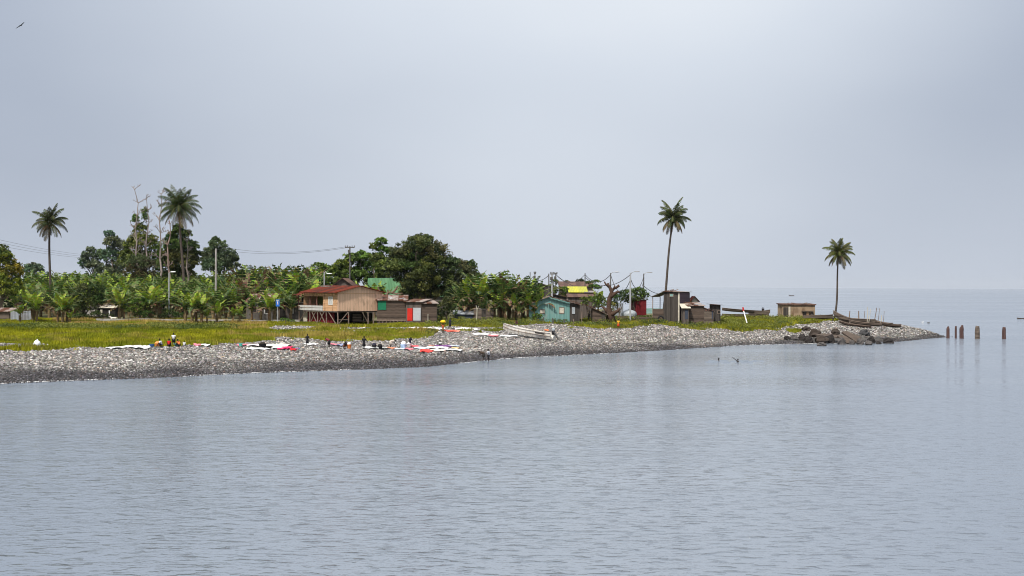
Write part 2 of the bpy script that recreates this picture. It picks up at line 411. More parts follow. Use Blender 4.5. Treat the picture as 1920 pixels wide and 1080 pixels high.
# ---------------------------------------------------------------- cobbles, grass, foam (uncountable cover)
def ico():
    g = (1 + 5 ** .5) / 2
    v = np.array([(-1, g, 0), (1, g, 0), (-1, -g, 0), (1, -g, 0), (0, -1, g), (0, 1, g), (0, -1, -g), (0, 1, -g), (g, 0, -1), (g, 0, 1), (-g, 0, -1), (-g, 0, 1)], float)
    f = np.array([(0, 11, 5), (0, 5, 1), (0, 1, 7), (0, 7, 10), (0, 10, 11), (1, 5, 9), (5, 11, 4), (11, 10, 2), (10, 7, 6), (7, 1, 8),
                  (3, 9, 4), (3, 4, 2), (3, 2, 6), (3, 6, 8), (3, 8, 9), (4, 9, 5), (2, 4, 11), (6, 2, 10), (8, 6, 7), (9, 8, 1)])
    return v / np.linalg.norm(v[0]), f
IV, IF = ico()
def rand_rot(n, yaw_only=False):
    a = rng.random(n) * 2 * math.pi; c, s = np.cos(a), np.sin(a); z = np.zeros(n); o = np.ones(n)
    Rz = np.stack([np.stack([c, -s, z], -1), np.stack([s, c, z], -1), np.stack([z, z, o], -1)], 1)
    if yaw_only: return Rz
    e = rng.normal(0, .35, n); c, s = np.cos(e), np.sin(e)
    Rx = np.stack([np.stack([o, z, z], -1), np.stack([z, c, -s], -1), np.stack([z, s, c], -1)], 1)
    return Rz @ Rx
def stones(name, n_try, smin, smax, thr, lift, label):
    x = rng.uniform(-85, 96, n_try); y = rng.uniform(122, 286, n_try); z = H(x, y)
    g, px, py = grassmask(x, y, z)
    back = np.interp(px, [-700, 800, 1160, 1400, 1500, 1600, 1690, 1790], [240, 240, 256, 268, 285, 280, 277, 277])
    keep = (z > -.25) & (g < thr + rng.random(n_try) * .25) & (y < back) & (px > -140) & (px < 1790)
    rk = (((px - 1572) / 85) ** 2 + ((py - 638) / 11) ** 2 < 1) & (rng.random(n_try) < .8)
    keep &= ~rk
    x, y, z, g = x[keep], y[keep], z[keep], g[keep]; n = len(x)
    s = smin + (smax - smin) * rng.random(n) ** 1.7
    s *= np.where(z < .5, .75, 1.)
    sc = s[:, None] * rng.uniform([.75, .6, .5], [1.25, 1., .95], (n, 3))
    v = IV[None] * (1 + rng.uniform(-.2, .2, (n, 12, 1))) * sc[:, None, :]
    v = np.einsum('nij,nkj->nki', rand_rot(n), v)
    v += np.stack([x, y, z + sc[:, 2] * lift], -1)[:, None]
    tone = rng.random(n) ** 1.3
    col = (.075 + .31 * tone ** 1.4)[:, None] * np.array([1.0, .95, .9]) * rng.uniform(.93, 1.07, (n, 3))
    col[rng.random(n) < .05] = (.56, .545, .52)
    brown = rng.random(n) < .1; col[brown] *= np.array([1.05, .85, .72])
    wet = np.clip((.68 - z + (vnoise(x, y, 6) - .5) * .5) / .5, 0, 1)[:, None]
    col *= 1 - np.array([.74, .74, .7]) * wet
    f = (IF[None] + (np.arange(n) * 12)[:, None, None]).reshape(-1, 3)
    o = link(name, np_mesh(name, v.reshape(-1, 3), f, np.repeat(col, 12, 0)), M_['stone'])
    return tag(o, label, 'stones', kind='stuff')
stones('cobbles', 620000, .07, .215, .45, .3, 'grey rounded cobbles covering the whole beach')

def strands(name, x, y, z, h, wd, col, label, cat, lean=.35, nb=3):
    n = len(x); k = nb
    a = rng.random((n, k)) * 2 * math.pi; ln = rng.uniform(.05, lean, (n, k)) * h[:, None]
    bx = x[:, None] + rng.normal(0, .12, (n, k)); by = y[:, None] + rng.normal(0, .12, (n, k))
    hh = h[:, None] * rng.uniform(.6, 1.15, (n, k)); ww = wd * rng.uniform(.6, 1.3, (n, k))
    t = rng.random((n, k)) * math.pi
    dx, dy = np.cos(t) * ww, np.sin(t) * ww
    z0 = np.repeat(z[:, None] - .05, k, 1)
    v = np.stack([np.stack([bx - dx, by - dy, z0], -1), np.stack([bx + dx, by + dy, z0], -1),
                  np.stack([bx + dx * .7 + np.cos(a) * ln * .5, by + dy * .7 + np.sin(a) * ln * .5, z0 + hh * .65], -1),
                  np.stack([bx + np.cos(a) * ln, by + np.sin(a) * ln, z0 + hh], -1)], 2)
    cc = np.repeat(np.repeat(col[:, None], k, 1) * rng.uniform(.75, 1.25, (n, k, 1)), 4, 1).reshape(n, k, 4, 3) if False else \
        np.broadcast_to((col[:, None] * rng.uniform(.75, 1.25, (n, k, 1)))[:, :, None], (n, k, 4, 3))
    f = np.arange(n * k * 4).reshape(-1, 4)
    o = link(name, np_mesh(name, v.reshape(-1, 3), f, cc.reshape(-1, 3)), M_['grass'])
    return tag(o, label, cat, kind='stuff')
nt_ = 300000
gx = rng.uniform(-90, 90, nt_); gy = rng.uniform(135, 285, nt_); gz = H(gx, gy)
gg, gpx_, gpy_ = grassmask(gx, gy, gz)
farl = np.interp(gpx_, [-700, 0, 560, 800, 1160, 1400, 1560], [256, 256, 250, 254, 268, 276, 279])
k = (rng.random(nt_) < gg) & (gg > .3) & (gy < farl) & (gpx_ > -180)
gx, gy, gz, gpx_, gpy_ = gx[k], gy[k], gz[k], gpx_[k], gpy_[k]
n = len(gx)
pn = vnoise(gx, gy, 7) + (vnoise(gx + 9, gy, 2.5) - .5) * .6
yel = np.array([.29, .285, .016]); olv = np.array([.25, .25, .025]); grn = np.array([.105, .155, .014]); tan = np.array([.38, .28, .085])
wl = np.clip((560 - gpx_) / 200, 0, 1)[:, None]
mixv = np.clip(pn * 2 - .55, 0, 1)[:, None]
col = (yel * mixv + (yel * .45 + grn * .55) * (1 - mixv)) * wl + ((olv * .6 + yel * .4) * mixv + (olv * .6 + grn * .4) * (1 - mixv)) * (1 - wl)
band = np.exp(-((gpy_ - 616 - 3 * (pn - .5)) / 4.0) ** 2)[:, None] * np.clip((480 - gpx_) / 60, 0, 1)[:, None] * .85   # low leafy green strip
col = col * (1 - band) + grn * .8 * band
dry = np.clip((613 - gpy_) / 2, 0, 1) * np.clip((pn - .2) * 4, 0, 1) * ((gpx_ > 100) & (gpx_ < 500))
dry2 = np.clip((pn - .62) * 5, 0, 1) * .75 * (gpx_ > 430) * (gpx_ < 850) * (gpy_ > 615)
dry3 = np.clip((vnoise(gx, gy, 3.1) - .68) * 6, 0, 1) * .4
dry = np.maximum(np.maximum(dry, dry2), dry3)[:, None]
col = col * (1 - dry) + tan * dry
col *= (.65 + .7 * vnoise(gx + 77, gy, 1.3))[:, None]
hgt = np.where(gpy_ < 612, np.where((gpx_ > 540) & (gpx_ < 770), .45, .7), 1.) * (.22 + .6 * vnoise(gx + 5, gy, 2.4) ** 1.4 + .25 * dry[:, 0] + .15 * (gpx_ > 1200))
strands('grass', gx, gy, gz, hgt, .07, col, 'yellow green rough grass over the flat behind the stones', 'grass')
# leafy ground weeds: small leaf clumps along the back strip and in the dark band
def leafquads(cen, size, col, up=.35, asp=.55, jitcol=.3):
    n = len(cen); d = rng.normal(0, 1, (n, 3)); d /= np.linalg.norm(d, axis=1)[:, None]
    nn = rng.normal(0, 1, (n, 3)); nn[:, 2] = np.abs(nn[:, 2]) + up
    sd = np.cross(d, nn); sd /= np.linalg.norm(sd, axis=1)[:, None] + 1e-9
    s = (size * rng.uniform(.6, 1.3, n))[:, None]
    nrm = np.cross(sd, d)
    v = np.stack([cen - d * s * .5, cen + sd * s * asp * .5 + nrm * s * .08, cen + d * s * .5, cen - sd * s * asp * .5 + nrm * s * .08], 1)
    c = np.broadcast_to((col * rng.uniform(1 - jitcol, 1 + jitcol, (n, 1)))[:, None], (n, 4, 3))
    return v.reshape(-1, 3), np.arange(n * 4).reshape(-1, 4), c.reshape(-1, 3)
wsel = (rng.random(n) < .5) & (((gpx_ > 800) & (vnoise(gx, gy, 2.2) > .45)) | (band[:, 0] > .4))
wx, wy, wz = gx[wsel], gy[wsel], gz[wsel]; nw = len(wx)
rep = 5; cen = np.repeat(np.stack([wx, wy, wz], -1), rep, 0) + rng.normal(0, 1, (nw * rep, 3)) * np.array([.25, .25, 0]) + np.array([0, 0, 1]) * rng.uniform(.1, .75, (nw * rep, 1))
wc = np.repeat(np.where((vnoise(wx, wy, 5) > .45)[:, None], np.array([.17, .19, .035]), np.array([.085, .115, .025])), rep, 0)
v, f, c = leafquads(cen, .26, wc)
tag(link('ground_weeds', np_mesh('ground_weeds', v, f, c), M_['leaf']), 'low leafy weeds along the edge of the village', 'weeds', kind='stuff')
# foam along the waterline
fv, ff, fc = [], [], []
for p0 in np.arange(-120, 1790, 3.0):
    ds = None
    x0 = (p0 - 960) / F; yy_ = np.arange(120, 290, .25); zz_ = H(x0 * yy_, yy_)
    i0 = int(np.argmax(zz_ > .03)); d0 = yy_[i0]
    amt = .25 + .35 * math.sin(p0 * .013 + 1) + .6 * float(vnoise(p0, 0, 40)) - .3
    for j in range(3):
        if rnd.random() > amt: continue
        d1 = d0 - rnd.uniform(-.25, 1.1); a = rnd.uniform(.25, .7); bq = rnd.uniform(.08, .2); cx = x0 * d1 + rnd.uniform(-.3, .3)
        k0 = len(fv); nn_ = 7
        for kk in range(nn_):
            an = 2 * math.pi * kk / nn_; rr = rnd.uniform(.6, 1.2)
            fv.append((cx + math.cos(an) * a * rr, d1 + math.sin(an) * bq * rr, .025))
        fv.append((cx, d1, .045)); fc += [(.6, .61, .62)] * (nn_ + 1)
        ff += [(k0 + kk, k0 + (kk + 1) % nn_, k0 + nn_) for kk in range(nn_)]
tag(link('foam', np_mesh('foam', fv, np.array(ff), np.array(fc)), M_['cloth']), 'thin white foam where ripples meet the cobbles', 'foam', kind='stuff')

# ---------------------------------------------------------------- trees
def crown_mesh(name, lobes, leaf, n_per_m2, base, hi, dens_in=.25, clump=.26, asp=.55, sky_top=True):
    """lobes: list of (centre, (rx,ry,rz)) in local metres. Leaves sit in billowing clumps over each lobe."""
    V, Fc, C = [], [], []; off = 0
    for (c, r) in lobes:
        c = np.array(c, float); r = np.array(r, float); rm = float(np.mean(r))
        area = 4 * math.pi * rm * rm; nc = max(6, int(14 + area / (rm * clump) ** 2 * .16))
        u = rng.normal(0, 1, (nc, 3)); u[:, 2] = np.where(u[:, 2] < -.5, -u[:, 2], u[:, 2]); u /= np.linalg.norm(u, axis=1)[:, None]
        cc = c + u * r * rng.uniform(.62, 1.0, (nc, 1)); cr = rm * clump * rng.uniform(.55, 1.3, nc)
        nl = int(area * n_per_m2); pick = rng.integers(0, nc, nl)
        dv = rng.normal(0, 1, (nl, 3)); dv /= np.linalg.norm(dv, axis=1)[:, None]
        pos = cc[pick] + dv * (cr[pick] * rng.random(nl) ** .45)[:, None] * np.array([1.15, 1.15, .8])
        tone = rng.random(nc) ** 1.3; tint = np.array([rng.uniform(.78, 1.22), rng.uniform(.85, 1.15), rng.uniform(.8, 1.2)]); col = np.array(base) * (1 - tone[pick, None]) + np.array(hi) * tone[pick, None]
        col = col * tint
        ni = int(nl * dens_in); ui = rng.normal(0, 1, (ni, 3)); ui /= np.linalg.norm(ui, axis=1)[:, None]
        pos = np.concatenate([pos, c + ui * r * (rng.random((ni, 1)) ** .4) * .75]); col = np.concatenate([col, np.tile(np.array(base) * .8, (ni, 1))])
        v, f, k = leafquads(pos, leaf, col, .5, asp)
        V.append(v); Fc.append(f + off); C.append(k); off += len(v)
    return np_mesh(name, np.concatenate(V), np.concatenate(Fc), np.concatenate(C))
def branch_paths(base, tips, rad, seed=0, wob=.12):
    q = random.Random(seed); mb = []
    for tp in tips:
        a, e = Vector(base), Vector(tp); ln = (e - a).length
        pts = [a.lerp(e, s) + Vector((q.uniform(-1, 1), q.uniform(-1, 1), 0)) * ln * wob * math.sin(math.pi * s) for s in (0, .25, .5, .75, 1)]
        mb.append((pts, [rad * (1 - .8 * s) for s in (0, .25, .5, .75, 1)]))
    return mb
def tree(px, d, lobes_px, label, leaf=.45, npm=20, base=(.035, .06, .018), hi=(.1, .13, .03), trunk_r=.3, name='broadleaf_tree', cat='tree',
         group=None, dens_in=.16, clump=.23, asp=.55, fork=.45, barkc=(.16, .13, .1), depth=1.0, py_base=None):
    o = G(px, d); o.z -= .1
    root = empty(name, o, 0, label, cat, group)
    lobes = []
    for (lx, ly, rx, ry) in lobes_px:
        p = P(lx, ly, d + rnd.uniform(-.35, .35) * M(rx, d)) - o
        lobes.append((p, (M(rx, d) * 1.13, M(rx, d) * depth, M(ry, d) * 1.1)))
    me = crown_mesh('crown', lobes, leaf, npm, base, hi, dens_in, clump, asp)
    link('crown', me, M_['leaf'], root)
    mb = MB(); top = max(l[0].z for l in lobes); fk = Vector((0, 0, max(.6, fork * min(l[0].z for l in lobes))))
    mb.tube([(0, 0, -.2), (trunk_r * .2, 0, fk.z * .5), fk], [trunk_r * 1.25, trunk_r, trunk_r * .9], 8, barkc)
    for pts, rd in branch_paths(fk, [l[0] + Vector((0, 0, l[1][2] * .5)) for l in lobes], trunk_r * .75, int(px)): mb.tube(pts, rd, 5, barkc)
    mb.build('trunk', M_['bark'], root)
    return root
DK, DKH = (.04, .07, .022), (.14, .19, .05)
BL, HAZYH = (.075, .115, .07), (.17, .22, .12)  # far trees: blue of distance haze mixed into the leaf colours
MG, MGH = (.06, .1, .022), (.20, .26, .05)
YG, YGH = (.07, .1, .018), (.32, .31, .03)
tree(2, 256, [(0, 500, 24, 22), (22, 512, 20, 24), (26, 540, 16, 22), (2, 540, 24, 30), (-30, 510, 30, 34), (12, 484, 14, 11)],
     'yellow green tree at the far left edge, tallest of the plants beside the corrugated fence', .42, 24, YG, YGH, .35, py_base=600)
tree(4, 330, [(4, 468, 12, 9), (-6, 480, 16, 16), (14, 474, 6, 5)], 'dark tree top showing above the yellow green tree at the left edge', .5, 18, DK, DKH, .3)
tree(60, 480, [(52, 508, 14, 12), (70, 506, 12, 12), (60, 502, 11, 9)], 'small round tree coloured haze blue low on the skyline beside the leftmost palm', .7, 12, BL, HAZYH, .3)
tree(172, 430, [(165, 484, 14, 14), (184, 480, 13, 13), (158, 496, 10, 12), (176, 500, 18, 12), (170, 468, 8, 6)],
     'small tree coloured haze blue left of the taller one with a knobbly crown', .6, 16, BL, HAZYH, .35)
tree(212, 430, [(210, 455, 15, 13), (204, 440, 10, 8), (225, 470, 18, 18), (206, 482, 16, 18), (200, 512, 24, 14), (230, 500, 18, 18)],
     'taller tree coloured haze blue with a knobbly crown left of the bare dead trunks', .6, 16, BL, HAZYH, .4)
tree(262, 330, [(262, 432, 13, 13), (254, 412, 7, 10), (272, 405, 6, 16), (262, 455, 22, 16), (246, 462, 14, 14), (280, 450, 14, 12), (262, 490, 26, 20), (290, 470, 14, 18), (300, 490, 16, 18), (236, 486, 14, 18)],
     'creeper covered tree with leaves climbing the bare dead trunks', .5, 20, MG, MGH, .35)
tree(266, 300, [(262, 494, 20, 16), (250, 510, 18, 16), (282, 505, 16, 18), (268, 522, 24, 14)],
     'olive brown feathery bush below the creeper covered tree', .4, 20, (.07, .075, .035), (.15, .145, .065), .2, name='tall_bush', cat='bush')
tree(340, 300, [(330, 462, 24, 18), (352, 468, 20, 18), (318, 485, 18, 20), (344, 495, 26, 24), (358, 490, 14, 20), (336, 440, 16, 12), (322, 448, 10, 12), (352, 440, 8, 8), (340, 515, 24, 14), (310, 500, 16, 18), (366, 478, 10, 14), (320, 520, 24, 12), (334, 428, 10, 8)],
     'big dark leafy tree growing round the foot of the tallest palm', .5, 22, DK, (.12, .165, .04), .45)
tree(412, 400, [(408, 462, 16, 12), (404, 450, 8, 6), (396, 480, 17, 16), (424, 484, 20, 18), (436, 494, 13, 18), (408, 500, 28, 16), (386, 492, 10, 16)],
     'rounded green tree tinted haze blue standing behind the white pole', .6, 18, (.06, .1, .045), (.15, .2, .085), .45)  # leaf greens carry some painted haze blue
tree(602, 340, [(598, 499, 14, 6), (614, 504, 14, 6), (606, 512, 18, 7)], 'flat topped tree with layered branches left of the crossarm power pole', .5, 16, MG, MGH, .25)
tree(664, 300, [(640, 500, 16, 12), (660, 488, 17, 12), (682, 484, 16, 14), (650, 515, 24, 14), (690, 505, 24, 18), (672, 520, 22, 14), (628, 512, 10, 9), (640, 532, 24, 14), (700, 530, 18, 16)],
     'broad bright leaved tree behind the crossarm power pole', .6, 20, MG, (.2, .27, .05), .4)
tree(712, 296, [(714, 454, 12, 8), (704, 464, 11, 9), (720, 472, 14, 11), (708, 488, 16, 13), (722, 500, 20, 16), (726, 520, 22, 20), (712, 535, 14, 14)],
     'slender tree with a narrow top pressed against the big mango tree', .5, 22, MG, MGH, .3)
tree(790, 268, [(784, 462, 27, 21), (760, 478, 22, 22), (812, 476, 27, 22), (776, 496, 32, 24), (812, 506, 32, 26), (752, 510, 24, 26), (792, 530, 36, 24), (770, 548, 18, 20), (828, 528, 20, 22), (790, 450, 20, 10), (806, 550, 24, 14), (770, 552, 14, 16), (838, 548, 16, 14), (742, 482, 16, 18), (736, 506, 16, 18), (846, 500, 16, 20)],
     'huge dark domed mango tree, the widest crown in the village', .42, 30, (.045, .068, .024), (.17, .19, .065), .7, 'mango_tree', clump=.3, dens_in=.35)
tree(868, 292, [(860, 504, 20, 18), (882, 500, 13, 12), (878, 518, 22, 18), (850, 530, 20, 20), (870, 545, 28, 20)], 'smaller dark round tree on the right shoulder of the mango tree', .42, 26, (.045, .068, .024), (.13, .16, .05), .4, dens_in=.3)
tree(160, 250, [(158, 552, 20, 18), (176, 548, 18, 18), (164, 570, 26, 16), (184, 565, 14, 14), (150, 575, 14, 14)], 'dark green bushy tree beside the tumbledown hut', .36, 22, DK, (.09, .115, .03), .2, 'bushy_tree', 'tree')
tree(262, 248, [(262, 568, 18, 9), (276, 577, 14, 9), (252, 582, 16, 10), (272, 590, 18, 9)], 'light green bush right of the small white goat', .3, 26, (.035, .07, .015), (.13, .2, .03), .12, 'bush', 'bush')
tree(322, 250, [(318, 588, 15, 9), (336, 592, 12, 7), (306, 594, 9, 7)], 'low dark bush behind the stems of the tallest banana clump', .3, 26, DK, (.08, .12, .025), .1, 'bush', 'bush')
tree(215, 249, [(206, 594, 8, 6), (180, 592, 14, 9), (152, 594, 14, 8)], 'low dark scrub in front of the tumbledown hut', .3, 24, DK, (.07, .1, .025), .1, 'bush', 'bush')
tree(838, 250, [(834, 578, 17, 16), (848, 584, 12, 12), (826, 590, 12, 10), (840, 564, 10, 9)], 'dark bush between the red doored shack and the dark blue sheet fence', .34, 24, (.04, .07, .022), (.13, .17, .05), .15, 'bush', 'bush')
tree(1010, 251, [(1008, 594, 10, 7), (1000, 598, 8, 5)], 'small bright green bush against the teal house', .26, 26, (.05, .09, .015), (.14, .22, .03), .08, 'bush', 'bush')
tree(536, 241, [(534, 600, 9, 4), (546, 602, 7, 3.5)], 'low green bush at the foot of the stilt house', .24, 26, (.06, .1, .02), (.13, .19, .04), .06, 'bush', 'bush')
tree(1192, 268, [(1180, 552, 14, 10), (1198, 549, 13, 10), (1208, 556, 9, 9), (1174, 562, 12, 9), (1192, 564, 14, 9)], 'light green round tree beside the crimson wall', .34, 26, (.05, .085, .02), (.15, .22, .045), .2)
tree(1162, 262, [(1156, 560, 9, 9), (1166, 554, 8, 8), (1150, 572, 9, 8), (1152, 556, 7, 7)], 'dark green shrub between the pollarded stump and the corrugated fence', .32, 24, DK, (.08, .11, .03), .15, 'bush', 'bush')
tree(1052, 275, [(1046, 543, 10, 6), (1060, 546, 10, 8), (1036, 548, 8, 6), (1056, 556, 11, 7)], 'green bush over the rear wall left of the yellow roof', .32, 24, MG, MGH, .15, 'bush', 'bush')
tree(1040, 330, [(1040, 530, 8, 6), (1034, 537, 7, 5)], 'dark round bush on the skyline behind the leaning power poles', .4, 20, DK, DKH, .15, 'bush', 'bush')
tree(1062, 335, [(1062, 530, 6, 4.5), (1066, 536, 8, 4)], 'small open bush on the skyline, middle of three', .4, 16, (.05, .07, .03), (.1, .13, .05), .12, 'bush', 'bush')
tree(1088, 335, [(1088, 529, 8, 6), (1090, 537, 9, 5)], 'dense dark bush on the skyline above the yellow roof', .4, 22, (.03, .04, .022), (.06, .075, .035), .15, 'bush', 'bush')
tree(1112, 300, [(1104, 530, 7, 3), (1118, 528, 8, 3), (1112, 537, 11, 3.5), (1122, 540, 7, 4)], 'papaya tree with flat light green leaves above the grey roof', .4, 20, (.07, .11, .025), (.2, .26, .05), .12, 'papaya_tree', 'tree')
tree(1104, 258, [(1098, 562, 11, 5), (1116, 564, 10, 8), (1096, 570, 8, 6), (1126, 574, 8, 7), (1130, 562, 7, 7), (1122, 554, 7, 5)], 'scrubby bush sprouting behind the low black shack', .3, 24, MG, MGH, .12, 'bush', 'bush')
tree(1142, 259, [(1137, 570, 6, 7), (1146, 584, 6, 6), (1150, 572, 4, 5)], 'yellow green creeper growing on the pollarded stump', .28, 24, (.1, .13, .02), (.26, .28, .04), .06, 'creeper', 'plant')

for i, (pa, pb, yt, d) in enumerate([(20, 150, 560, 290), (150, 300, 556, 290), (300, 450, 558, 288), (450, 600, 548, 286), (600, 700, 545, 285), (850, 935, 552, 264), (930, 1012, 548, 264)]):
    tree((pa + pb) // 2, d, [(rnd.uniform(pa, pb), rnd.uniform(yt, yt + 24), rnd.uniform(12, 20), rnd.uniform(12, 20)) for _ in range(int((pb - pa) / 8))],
         'thicket coloured dark as shade behind the stems of the banana plants', .5, 14, (.02, .036, .014), (.05, .075, .022), .12, 'thicket', 'bush', 'thickets behind the banana plants')  # near-black leaf colours paint the shade beneath the banana leaves
def dead_tree(px, d, top, label, seed, spread=16, barkc=(.27, .225, .2), py_fork=None):
    q = random.Random(seed); o = G(px, d); o.z -= .2
    root = empty('dead_tree', o, 0, label, 'dead tree'); tp = P(px + q.uniform(-3, 3), top, d) - o
    mb = MB(); n = 9; pts = [Vector((0, 0, 0)).lerp(tp, i / n) + Vector((q.uniform(-.35, .35), q.uniform(-.3, .3), 0)) * (1 if 0 < i else 0) for i in range(n + 1)]
    mb.tube(pts, [.25 * (1 - .85 * i / n) + .03 for i in range(n + 1)], 6, barkc)
    def grow(p, dr, ln, r, lv, bm_):
        e = p + dr * ln; mid = p.lerp(e, .5) + Vector((q.uniform(-1, 1), q.uniform(-1, 1), q.uniform(-.3, .6))) * ln * .14
        bm_.tube([p, mid, e], [r, r * .7, r * .45], 4, barkc)
        if lv > 0:
            for _ in range(q.choice((2, 3))):
                v = (dr + Vector((q.uniform(-1, 1), q.uniform(-1, 1), q.uniform(-.2, .9)))).normalized()
                grow(mid.lerp(e, q.uniform(.2, 1)), v, ln * q.uniform(.45, .75), max(.05, r * .55), lv - 1, bm_)
    for i in range(n // 2, n + 1):
        for _ in range(3):
            a = q.uniform(0, 6.28); v = Vector((math.cos(a), math.sin(a), q.uniform(.3, 1.2))).normalized()
            bm_ = MB(); grow(pts[i], v, M(spread, d) * q.uniform(.5, 1.05) * (1.2 - .4 * i / n), .1, 2, bm_)
            bm_.build('branch', M_['bark'], root)
    mb.build('trunk', M_['bark'], root)
dead_tree(258, 322, 356, 'bare dead tree, tallest and leftmost of the leafless group', 1, 15)
dead_tree(274, 324, 372, 'bare dead tree wrapped with leaves halfway up, second of the leafless group', 2, 12)
dead_tree(302, 296, 364, 'bare pale dead tree nearest the tallest palm on its left', 3, 14)
dead_tree(318, 294, 400, 'bare pinkish dead trunk just left of the tallest palm', 4, 10, (.3, .22, .18))
dead_tree(352, 292, 438, 'short bare forked trunk in front of the big dark leafy tree', 5, 9, (.24, .2, .17))

# ---------------------------------------------------------------- palms
def frond(L_, droop, seed, nl=26, col=(.075, .095, .03), lw=.75):
    q = random.Random(seed); mb = MB(); pts = []; p = Vector((0, 0, 0)); n = 10
    for i in range(n + 1):
        e = droop[0] + (droop[1] - droop[0]) * (i / n) ** 1.7
        pts.append(p.copy()); p = p + Vector((math.cos(e), 0, math.sin(e))) * (L_ / n)
    mb.tube(pts, [.06 * (1 - .8 * i / n) + .012 for i in range(n + 1)], 4, (.16, .15, .06))
    for i in range(nl):
        t = .12 + .88 * i / (nl - 1); k = min(int(t * n), n - 1); a = pts[k].lerp(pts[k + 1], t * n - k); tg = (pts[k + 1] - pts[k]).normalized()
        ll = lw * (math.sin(math.pi * min(1, .18 + t * .78)) ** .7) * q.uniform(.85, 1.1)
        for s in (-1, 1):
            dr = (tg * .55 + Vector((0, s * .75, 0)) + Vector((0, 0, -.45 - .35 * q.random()))).normalized()
            wv = tg * .047; e = a + dr * ll + Vector((0, 0, -.18 * ll))
            mid = a + dr * ll * .55; c_ = tuple(v * q.uniform(.75, 1.3) for v in col)
            mb.add([a - wv, a + wv, mid + wv * 1.2, e, mid - wv * 1.2], [(0, 1, 2, 4), (4, 2, 3)], c_)
    return mb
def palm(px, py_base, d, cpx, cpy, label, rpx, n=22, bend=.5, col=(.075, .1, .032), r0=.28, skirt=0, nuts=True, seed=1):
    q = random.Random(seed); o = G(px, d); o.z -= .2
    root = empty('coconut_palm', o, 0, label, 'palm tree'); c = P(cpx, cpy, d) - o
    mb = MB(); N = 12; pts = []
    for i in range(N + 1):
        t = i / N; x = c.x * (t ** (1 + bend)) + .12 * math.sin(t * 6); pts.append(Vector((x, c.y * t, c.z * t)))
    pts[-1] = c
    mb.tube(pts, [r0 * (1.5 if i == 0 else 1.12 - .42 * i / N) for i in range(N + 1)], 8, (.075, .06, .05))
    mb.build('trunk', M_['bark'], root, smooth=True)
    R = M(rpx, d)
    for i in range(n):
        t = i / (n - 1); az = i * 2.399 + q.uniform(-.25, .25); e0 = 1.4 - 2.2 * t ** 1.1 + q.uniform(-.15, .15); e1 = e0 - (.55 + .75 * min(1, t * 2.2)) - .45 * q.random()
        fc_ = tuple(v * (1.15 - .35 * t) for v in col) if t < .85 else (.13, .1, .05)
        f_ = frond(R * q.uniform(.88, 1.15), (e0, max(e1, -1.55)), seed * 100 + i, 28, fc_, R * .28).build('frond', M_['leaf'], root)
        f_.location = c; f_.rotation_euler = (q.uniform(-.25, .25), 0, az)
    for i in range(skirt):
        f_ = frond(R * .75, (-1.0 - .2 * q.random(), -1.57), seed * 77 + i, 16, (.13, .09, .06), R * .16).build('dead_frond', M_['leaf'], root)
        f_.location = c; f_.rotation_euler = (0, 0, i * 2.1)
    if nuts:
        for i in range(6):
            nb = MB(); a = i * 1.05; nb.blob((c.x + .32 * math.cos(a), c.y + .32 * math.sin(a), c.z - .35 - .15 * (i % 2)), (.16, .16, .19), i, .05, 8, 6, (.12, .13, .03))
            nb.build('coconut', M_['paint'], root)
palm(93, 600, 262, 94, 417, 'tall thin coconut palm, leftmost of the four palms', 38, 24, .1, (.05, .06, .024), .24, 2, seed=3)
palm(346, 600, 290, 336, 388, 'tallest coconut palm with a dense crown rising out of the big dark tree', 44, 40, .3, (.05, .072, .022), .3, 3, seed=4)
palm(1243, 598, 261, 1263, 408, 'coconut palm with a slightly curved dark trunk beside the tall wooden shed', 38, 28, .25, (.055, .07, .022), .23, 4, seed=5)
palm(1560, 600, 272, 1573, 474, 'coconut palm on the stony point, rising behind the beached canoes', 33, 26, -.62, (.07, .08, .02), .185, 3, seed=6)

# ---------------------------------------------------------------- banana plants
def banana_leaf(mb, L_, W_, e0, e1, col, seed, tatter=.35):
    q = random.Random(seed); n = 9; pts = []; p = Vector((0, 0, 0))
    for i in range(n + 1):
        e = e0 + (e1 - e0) * (i / n) ** 1.3; pts.append(p.copy()); p = p + Vector((math.cos(e), 0, math.sin(e))) * (L_ / n)
    mb.tube(pts, [.05 * (1 - .8 * i / n) + .01 for i in range(n + 1)], 4, (.25, .27, .08))
    for i in range(1, n):
        for s in (-1, 1):
            t0, t1 = i / n, (i + 1) / n - .015 - (q.random() * .05 if tatter > .2 else 0)
            w0 = W_ * math.sin(math.pi * min(1, .1 + t0 * .9)) ** .55; w1 = W_ * max(.05, math.sin(math.pi * min(.99, .1 + t1 * .9))) ** .55
            fold = q.uniform(-.15, .35) - tatter * q.random() * 1.3
            tg = (pts[i + 1] - pts[i]).normalized(); up = Vector((-tg.z, 0, tg.x)); a = pts[i]; b_ = pts[i].lerp(pts[i + 1], (t1 - t0) * n)
            o = Vector((0, s * math.cos(fold), 0)) + up * math.sin(fold) + tg * .25 * tatter
            c_ = tuple(v * q.uniform(.75, 1.2) for v in col)
            mb.add([a, b_, b_ + o * w1, a + o * w0], [(0, 1, 2, 3)], c_)
BRIGHT, MID, DEEP, DRY = (.25, .33, .03), (.085, .14, .028), (.045, .085, .024), (.19, .115, .07)
